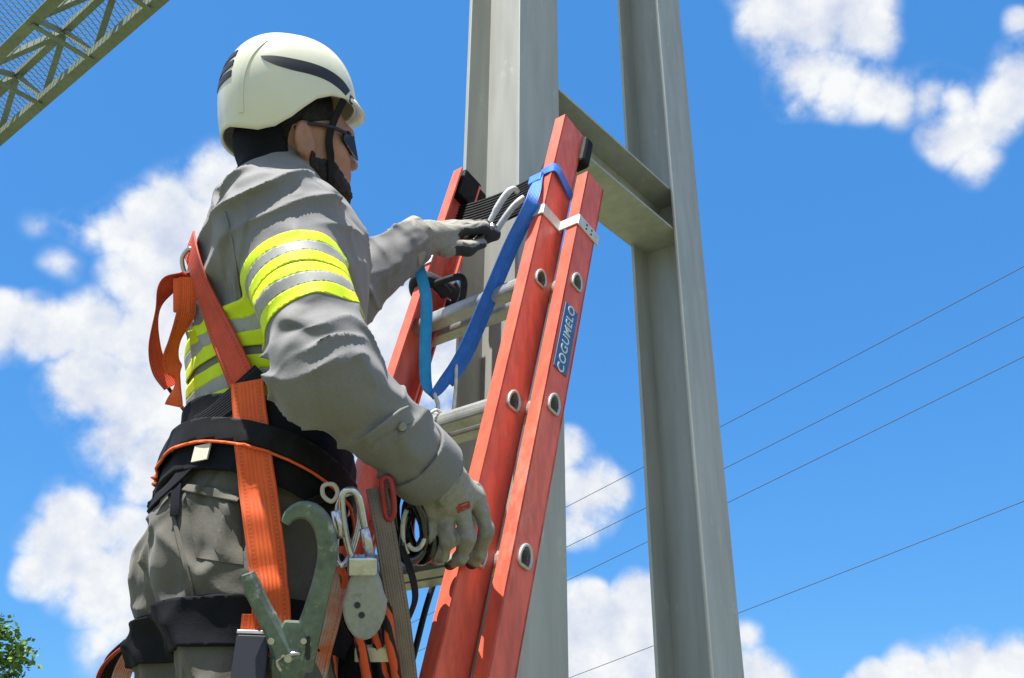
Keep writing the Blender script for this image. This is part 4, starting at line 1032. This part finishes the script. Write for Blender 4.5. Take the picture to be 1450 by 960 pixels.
c2 = carab([(478, 720, 0), (488, 700, 0), (503, 700, .02), (510, 730, .02), (500, 775, .01), (486, 800, 0), (476, 790, 0), (476, 755, 0)], 1.212, .0045, 'bright steel carabiner partly behind its twin beside the scaffold hook')
for o, (x_, y_) in ((c1, (519, 770)), (c2, (478, 745))):
    q = MB(); q.tube([at(x_-3, y_-22, 1.197), at(x_+5, y_+16, 1.197)], .0068, 10); q.build('gate_sleeve', 'steel_bright', o, smooth=True)
# grey half-round energy absorber
dz_ = 1.195; ang = [RAD(a) for a in range(0, 360, 15)]
out = []
for a in ang:
    x_, y_ = math.cos(a), math.sin(a)
    out.append(at(516+31*x_*(1 if y_ > -.2 else .86), 852+53*max(y_, -.92), dz_))
q = MB(); k = len(out); q.add([p_-FW*.008 for p_ in out]+[p_+FW*.012 for p_ in out], [tuple(range(k)), tuple(range(k, 2*k))[::-1]]+[(i, (i+1) % k, k+(i+1) % k, k+i) for i in range(k)])
e = empty('energy_absorber', at(515, 905, dz_)); tag(e, 'grey round-ended energy absorber housing with two dark screws', 'absorber'); q.build('housing', 'disc_grey', e, bevel=.004)
q = MB(); q.box(at(514, 800, dz_-.001), (RT, FW, UP), (.019, .0105, .012)); q.build('cap', 'steel_bright', e, bevel=.003)
for p_ in ((506, 857), (512, 871)):
    q = MB(); q.tube([at(*p_, dz_-.007), at(*p_, dz_-.0095)], .0042, 10); q.build('screw', 'vent_dark', e)
# rope pattern
m_ = mat('rope_orange', (.70, .11, .03), .8, 0, .1, 40., bump=.6, bscale=500, bdist=.0008)
t_ = m_.node_tree; p_ = t_.nodes['Principled BSDF']; wv = N(t_, 'ShaderNodeTexWave'); wv.inputs['Scale'].default_value = 26; wv.inputs['Distortion'].default_value = 3; wv.bands_direction = 'DIAGONAL'
tcn = N(t_, 'ShaderNodeTexCoord'); t_.links.new(tcn.outputs['Object'], wv.inputs['Vector']); rp = N(t_, 'ShaderNodeValToRGB'); rp.color_ramp.elements[0].color = (.012, .012, .014, 1); rp.color_ramp.elements[1].color = (.70, .10, .03, 1); rp.color_ramp.elements[0].position = .42; rp.color_ramp.elements[1].position = .5
t_.links.new(wv.outputs['Fac'], rp.inputs[0]); t_.links.new(rp.outputs[0], p_.inputs['Base Color'])
def rope(name, pts, rad, material, label, cat='rope', group=None):
    q = MB(); q.tube(catmull(pts, 8), rad, 10); return tag(q.build(name, material, None, smooth=True), label, cat, group)
tag(ribbon('lanyard', [at(482, 785, 1.225), at(474, 830, 1.222), at(463, 880, 1.22), at(450, 930, 1.22), at(440, 990, 1.22)], .034, .004, 'faded_web', side=[RT+FW*.3]*5), 'faded orange and grey webbing lanyard beside the scaffold hook', 'lanyard')
rope('lanyard_rope', [at(486, 775, 1.232), at(484, 800, 1.222), at(488, 822, 1.225), at(478, 850, 1.24)], .0065, 'rope_orange', 'short orange and black rope knotted through the carabiners')
lab = ['orange and black rope hanging just below the grey absorber', 'orange and black rope hanging beside the tan strap', 'orange and black rope hanging behind the webbing lanyard', 'orange and black rope hanging between the two others under the absorber']
for (x0, x1, zz), l_ in zip(((505, 520, 1.25), (548, 562, 1.26), (470, 470, 1.26), (528, 545, 1.27)), lab):
    rope('hanging_rope', [at(x0, 850, zz), at((x0+x1)/2-3, 905, zz-.01), at(x1, 960, zz), at(x1+4, 1040, zz)], .0075, 'rope_orange', l_, 'rope', 'ropes hanging at the hip')
q = MB(); q.box(at(530, 925, 1.262), (RT, FW, UP), (.026, .008, .010)); tag(q.build('rope_tag', 'white_tag', None, bevel=.002), 'small pale tag among the hanging orange ropes', 'tag')
tag(ribbon('tan_strap', [at(533, 690, 1.27), at(543, 740, 1.258), at(553, 800, 1.255), at(566, 880, 1.26), at(578, 980, 1.27)], .030, .004, mat('tan_web', (.24, .19, .16), .8, 0, .15, 20., weave=True), side=[RT+FW*.25]*5), 'brownish tan webbing strap running down past the grey absorber', 'strap')
e = empty('tool_pouch', at(525, 960, 1.33)); tag(e, 'black tool pouch hanging at the front of the hip behind the ropes', 'pouch')
soft('pouch_body', lambda P: ell(P, at(508, 930, 1.36), BM, (.07, .06, .13))-.002*wnoise(P, 9, 4, 3), at(508, 930, 1.36)-.2, at(508, 930, 1.36)+.2, .007, 'navy_black', e)
q = MB(); 
for dx in (-6, 6): q.tube(catmull([at(546+dx-3, 682, 1.26), at(546+dx+3, 682, 1.26), at(552+dx+2, 728, 1.26), at(552+dx-3, 730, 1.26)], 4, True), .003, 8, closed=True)
q = MB(); q.tube(catmull([at(541, 682, 1.258), at(553, 680, 1.258), at(558, 725, 1.258), at(547, 732, 1.258)], 5, True), .0042, 8, closed=True); tag(q.build('red_buckle', 'red_plastic', None, smooth=True), 'dark red oblong buckle on top of the tan strap', 'buckle')
# glossy black coil under the right hand
mat('gloss_black', (.010, .011, .018), .12, 0, .1, 20., coat=.6)
e = empty('hose_coil', at(585, 800, 1.35)); tag(e, 'glossy black hose coiled beneath the gloved right hand', 'hose')
for k, (cx, cy, rx, ry, z_, tw) in enumerate(((585, 742, 24, 52, 1.36, .2), (592, 748, 20, 46, 1.345, -.25), (578, 738, 20, 48, 1.375, .35), (598, 752, 18, 42, 1.36, .0), (588, 745, 12, 36, 1.335, .15))):
    q = MB(); q.tube([at(cx+rx*math.cos(a)+tw*ry*math.sin(a), cy+ry*math.sin(a), z_+.02*math.cos(a+k)) for a in np.linspace(0, 6.28, 25)[:-1]], .0075, 10, closed=True); q.build('coil', 'gloss_black', e, smooth=True)
for k, (a0, a1, rx, ry) in enumerate(((.3, 2.4, 14, 26), (2.2, 4.0, 18, 40))):  # glints of the glossy hose, put in as white arcs
    q = MB(); q.tube([at(588+rx*math.cos(a), 752+ry*math.sin(a), 1.325) for a in np.linspace(a0, a1, 12)], .0035, 8); q.build('painted_glint', 'cord_white', e, smooth=True)
tag(ribbon('black_strap', [at(568, 775, 1.30), at(582, 810, 1.30), at(588, 845, 1.30), at(580, 872, 1.30), at(571, 888, 1.30)], .016, .003, 'black_web', side=[RT*.4+FW]*5), 'short black strap end dangling below the coiled hose', 'strap')
rope('hand_line', [at(614, 826, 1.62), at(602, 865, 1.60), at(588, 920, 1.58), at(574, 975, 1.56), at(555, 1060, 1.54)], .0055, 'cord_dark', 'thin dark line hanging down from the lowest visible rung')

# ------------------------------------------------------------------ things on the ladder
# rubber pole strap between the rail tops (part of the ladder)
ctr_b = (K0@B)
def sp(r_, n_, s_): return LP(r_, n_, s_)
lp_ = [sp(FR-IW+.006, FN-.012, .335), sp(FR-IW+.05, FN-.020, .332), sp(FR-IW*.62, FN-.028, .332), sp(FR-IW*.35, FN-.028, .334), sp(FR-.05, FN-.02, .336), sp(FR-.006, FN-.012, .34)]
ps = ribbon('pole_strap', lp_, .115, .007, 'rubber', lad, side=[LD]*6)
for j in range(-5, 6):
    q = ribbon('strap_rib', [p_+LD*(j*.010)+LN*.0042 for p_ in lp_], .0035, .0024, 'rubber', ps, side=[LD]*6)
for r_, dd in ((-.135, 0), (-.118, .012), (-.1, .02)):
    q = ribbon('strap_fold', [sp(r_-.006, FN-.012, .275), sp(r_, FN-.010, .33), sp(r_+.01, FN-.012, .40)], .014, .005, 'black_web', ps, side=[Rr]*3)
# blue webbing sling
sw = .026
pth = [sp(FR+.004, FN-.036, .258), sp(FR+.0065, FN-.005, .272), sp(FR+.0065, FN+.030, .287), sp(FR-.006, FN+.040, .285), sp(FR-.03, FN+.041, .268),
       at(752, 285, 1.90), at(722, 345, 1.885), at(690, 420, 1.865), at(655, 500, 1.84), at(628, 542, 1.825), at(611, 562, 1.815), at(603, 540, 1.828), at(602, 490, 1.86), at(604, 430, 1.89), at(597, 392, 1.915), at(590, 368, 1.935)]
sid = [LD, LD, LD, LD*.9+Rr*.3, LD*.5+Rr*.8, RT*.8-UP*.1+FW*.5, RT*.8-UP*.2+FW*.5, RT*.8-UP*.2+FW*.5, RT*.8-UP*.2+FW*.4, RT*.7-UP*.5+FW*.5, FW*.8+RT*.2-UP*.3, FW*.4+RT*.8, RT+FW*.3, RT+FW*.3, RT+FW*.3, RT+FW*.3]
e = tag(ribbon('webbing_sling', pth[:11], sw, .0028, 'sling_blue', None, side=sid[:11]), 'blue webbing sling looped over the right rail and hanging in a V', 'sling')
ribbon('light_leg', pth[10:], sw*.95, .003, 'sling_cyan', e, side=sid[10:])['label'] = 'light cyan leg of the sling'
ribbon('second_ply', [p_+FW*.008+RT*.010-UP*.002 for p_ in pth[5:10]], sw*.9, .0028, 'sling_blue', e, side=sid[5:10])
q = MB(); q.box(sp(FR-.036, FN+.046, .262), (Rr, LN, LD), (.017, .003, .013)); q.build('sewn_tail', 'sling_blue', e, bevel=.002)
# white cord tied round a rung
rx_ = -.22
c0 = sp(rx_-.03, FN, FS-.3)
rope('white_cord', [at(614, 556, 1.818), at(620, 578, 1.80), c0+LN*.026+LD*.006, c0-LD*.026+LN*.004, c0-LN*.027, c0+LD*.028+Rr*.006, c0+LN*.028+Rr*.008-LD*.004, c0-LD*.028+Rr*.010, c0-LN*.02+Rr*.012-LD*.03, c0-LD*.09+Rr*.01], .0045, 'cord_white', 'thin white cord tied from the sling to a rung', 'cord')
rope('tail_cord', [at(646, 505, 1.842), at(645, 550, 1.82), at(638, 592, 1.80), c0+LN*.024+Rr*.03+LD*.016, c0+LN*.030+Rr*.016-LD*.006], .0035, 'cord_white', 'pale cord tail running beside the blue sling to the knotted rung', 'cord')
# black sling round the left rails
cl_ = sp(FR-IW, FN, .085); loop = []
for a in np.linspace(0, 6.283*2, 49):
    k_ = a/6.283; loop.append(cl_+Rr*(.012+.034*math.cos(a))+LN*(-.02+.062*math.sin(a))+LD*(.016*k_+.01*math.sin(a*1.5)))
rope('black_sling', loop, .0155, 'cord_dark', 'thick black sling wrapped round the left ladder rail below the hand', 'sling')
rope('black_loop', [cl_+Rr*.04+LN*.02, at(652, 392, 2.01), at(656, 415, 2.02), at(646, 436, 2.02), at(628, 440, 2.02), cl_+Rr*.035-LN*.02-LD*.05], .008, 'cord_dark', 'black rope loop hanging inside the left ladder rail', 'rope')
# snap hook in the left hand
e = empty('snap_hook', at(700, 320, 1.99)); tag(e, 'pale steel snap hook held in the raised gloved hand', 'hook')
q = MB(); q.tube(catmull([at(694, 340, 1.985), at(691, 322, 1.985), at(702, 298, 1.99), at(716, 276, 1.995), at(727, 267, 2.0), at(733, 272, 2.01)], 6), [.006]*12+[.0075]*10+[.006]*9, 10); q.build('hook_bar', 'white_metal', e, smooth=True)
q = MB(); q.tube(catmull([at(697, 336, 1.98), at(712, 312, 1.982), at(727, 292, 1.988), at(742, 280, 1.995)], 6), .0075, 10); q.build('gate', 'white_metal', e, smooth=True)
q = MB(); q.tube([at(692, 332, 1.975), at(700, 318, 1.975)], .0085, 10); q.build('swivel', 'steel_bright', e, smooth=True)
